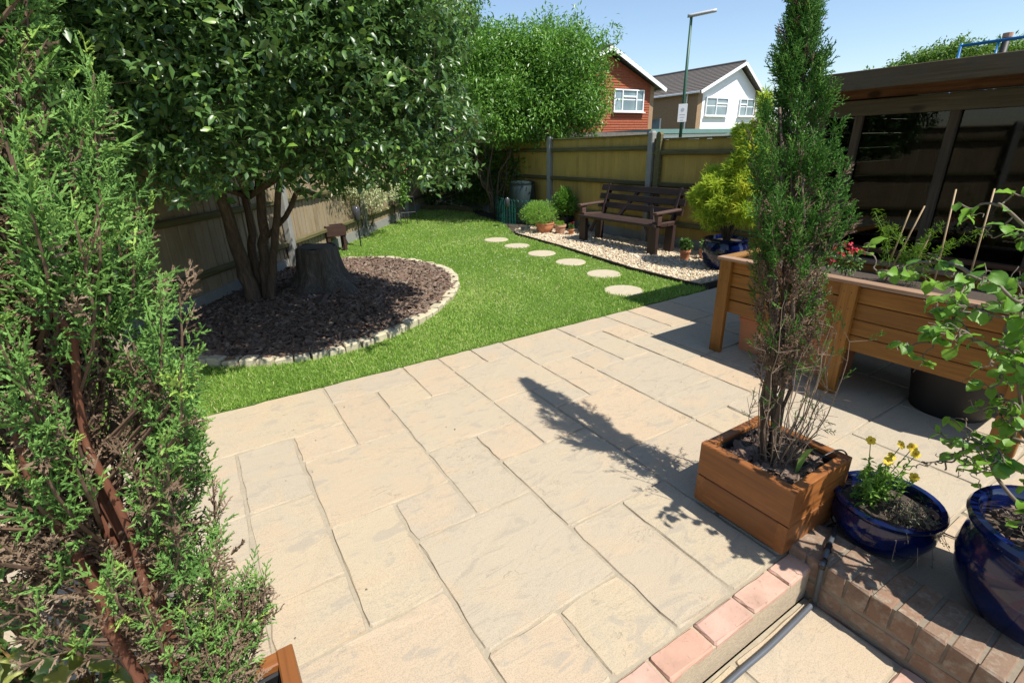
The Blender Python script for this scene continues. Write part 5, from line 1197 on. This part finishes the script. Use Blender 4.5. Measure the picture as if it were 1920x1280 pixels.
tuft('leafy_seedling', 'pale seedling leaves in the shaded terracotta pot', 'plant', (6.12, 4.52, .24), (.07, .07, .06), 90, .045, .6, lg, 706)
tuft('dark_foliage_plant', 'low dark green plant in the pot beside the bench leg', 'plant', (6.35, 7.5, .20), (.10, .10, .06), 300, .04, .5, dg, 707)
tuft('ground_fern', 'leafy green plant climbing on the wire border fence', 'plant', (6.1, 8.72, .30), (.16, .12, .22), 380, .05, .5, dg, 708)
# ------------------------------------------------------------------ holly-like shrub at the left foot of the near conifer
ho = thing('variegated_holly', 'low holly bush with cream-edged and bronze leaves beside the browning conifer', 'shrub', (-.58, 1.30, .20)); hs = MB()
pot('black_pot', 'black plastic pot holding the variegated holly', 'pot', (-.58, 1.30, .004), cone(.15, .24), black_m, .205, .13); pts = []
for k in range(46):
    a = rng.uniform(0, 6.28); p0 = np.array([-.58+rng.normal()*.06, 1.30+rng.normal()*.05, .19]); e = p0+np.array([rng.normal()*.09-.02, rng.normal()*.18, rng.uniform(.16, .56)]); P = spline([p0, (p0+e)/2+rng.normal(size=3)*.03, e], 9); hs.tube(P, np.linspace(.005, .002, 9), 5, False); pts += [(P[i], unit(P[i]-P[i-1])) for i in range(3, 9) for _ in range(2)]
hs.build('stems', m_plain('bronze_stem', (.28, .16, .06), .6, .2, 40, .1), ho)
def m_holly():
    mt, nt = new_mat('holly_leaf'); tc = nd(nt, 'TexCoord'); oi = nd(nt, 'ObjectInfo'); sp_ = nd(nt, 'SeparateXYZ', {0: tc.outputs['Object']})
    ab = nd(nt, 'Math', {0: sp_.outputs[1]}, operation='ABSOLUTE'); nz = noise(nt, tc.outputs['Object'], 6, 3)
    s_ = nd(nt, 'Math', {0: ab.outputs[0], 1: nd(nt, 'Math', {0: nz, 1: .25}, operation='MULTIPLY').outputs[0]}, operation='ADD')
    inner = ramp(nt, oi.outputs['Random'], [(0, (.05, .13, .03)), (.5, (.09, .20, .04)), (.75, (.28, .27, .04)), (1.0, (.34, .24, .05))])
    edge_ = ramp(nt, oi.outputs['Random'], [(0, (.45, .48, .20)), (.6, (.38, .42, .14)), (1.0, (.36, .26, .06))])
    c = mixc(nt, ramp(nt, s_.outputs[0], [(.33, 0.0), (.40, 1.0)]), inner, edge_); return finish(mt, nt, c, .3, None, transl=.25, spec=.55)
def holly_leaf(seed):
    g = np.random.default_rng(seed); V = []; nu = 7
    for i in range(nu):
        t = i/(nu-1); w = .30*math.sin(math.pi*t)**.8+.01; sp2 = (.06 if i % 2 else -.03)*(0 < i < nu-1)
        V += [(t, w+sp2, .06+.05*(i % 2)), (t, 0, -.15*(t-.4)**2), (t, -w-sp2, .06+.05*(i % 2))]
    return MB().add(V, [[[3*i+j, 3*i+j+1, 3*i+j+4, 3*i+j+3] for i in range(nu-1) for j in range(2)]])
hm = m_holly(); hls = [holly_leaf(s).build('leaf', hm, ho, local=True, smooth=True) for s in range(3)]
n = min(296, len(pts)); idx = rng.choice(len(pts), n, False)
for k in range(n):
    p, tn_ = pts[idx[k]]; d_ = unit(tn_*.6+rng.normal(size=3)*.6+np.array([0, 0, .1])); A_ = frames(d_[None], rng.normal(size=1)*.7)[0]; s_ = rng.uniform(.05, .085)
    o = hls[k] if k < 3 else place('leaf', hls[int(rng.integers(3))].data, ho, (0, 0, 0)); o.matrix_basis = Matrix([[A_[0][r]*s_, A_[1][r]*s_, A_[2][r]*s_, p[r]-ho.location[r]] for r in range(3)]+[[0, 0, 0, 1]])
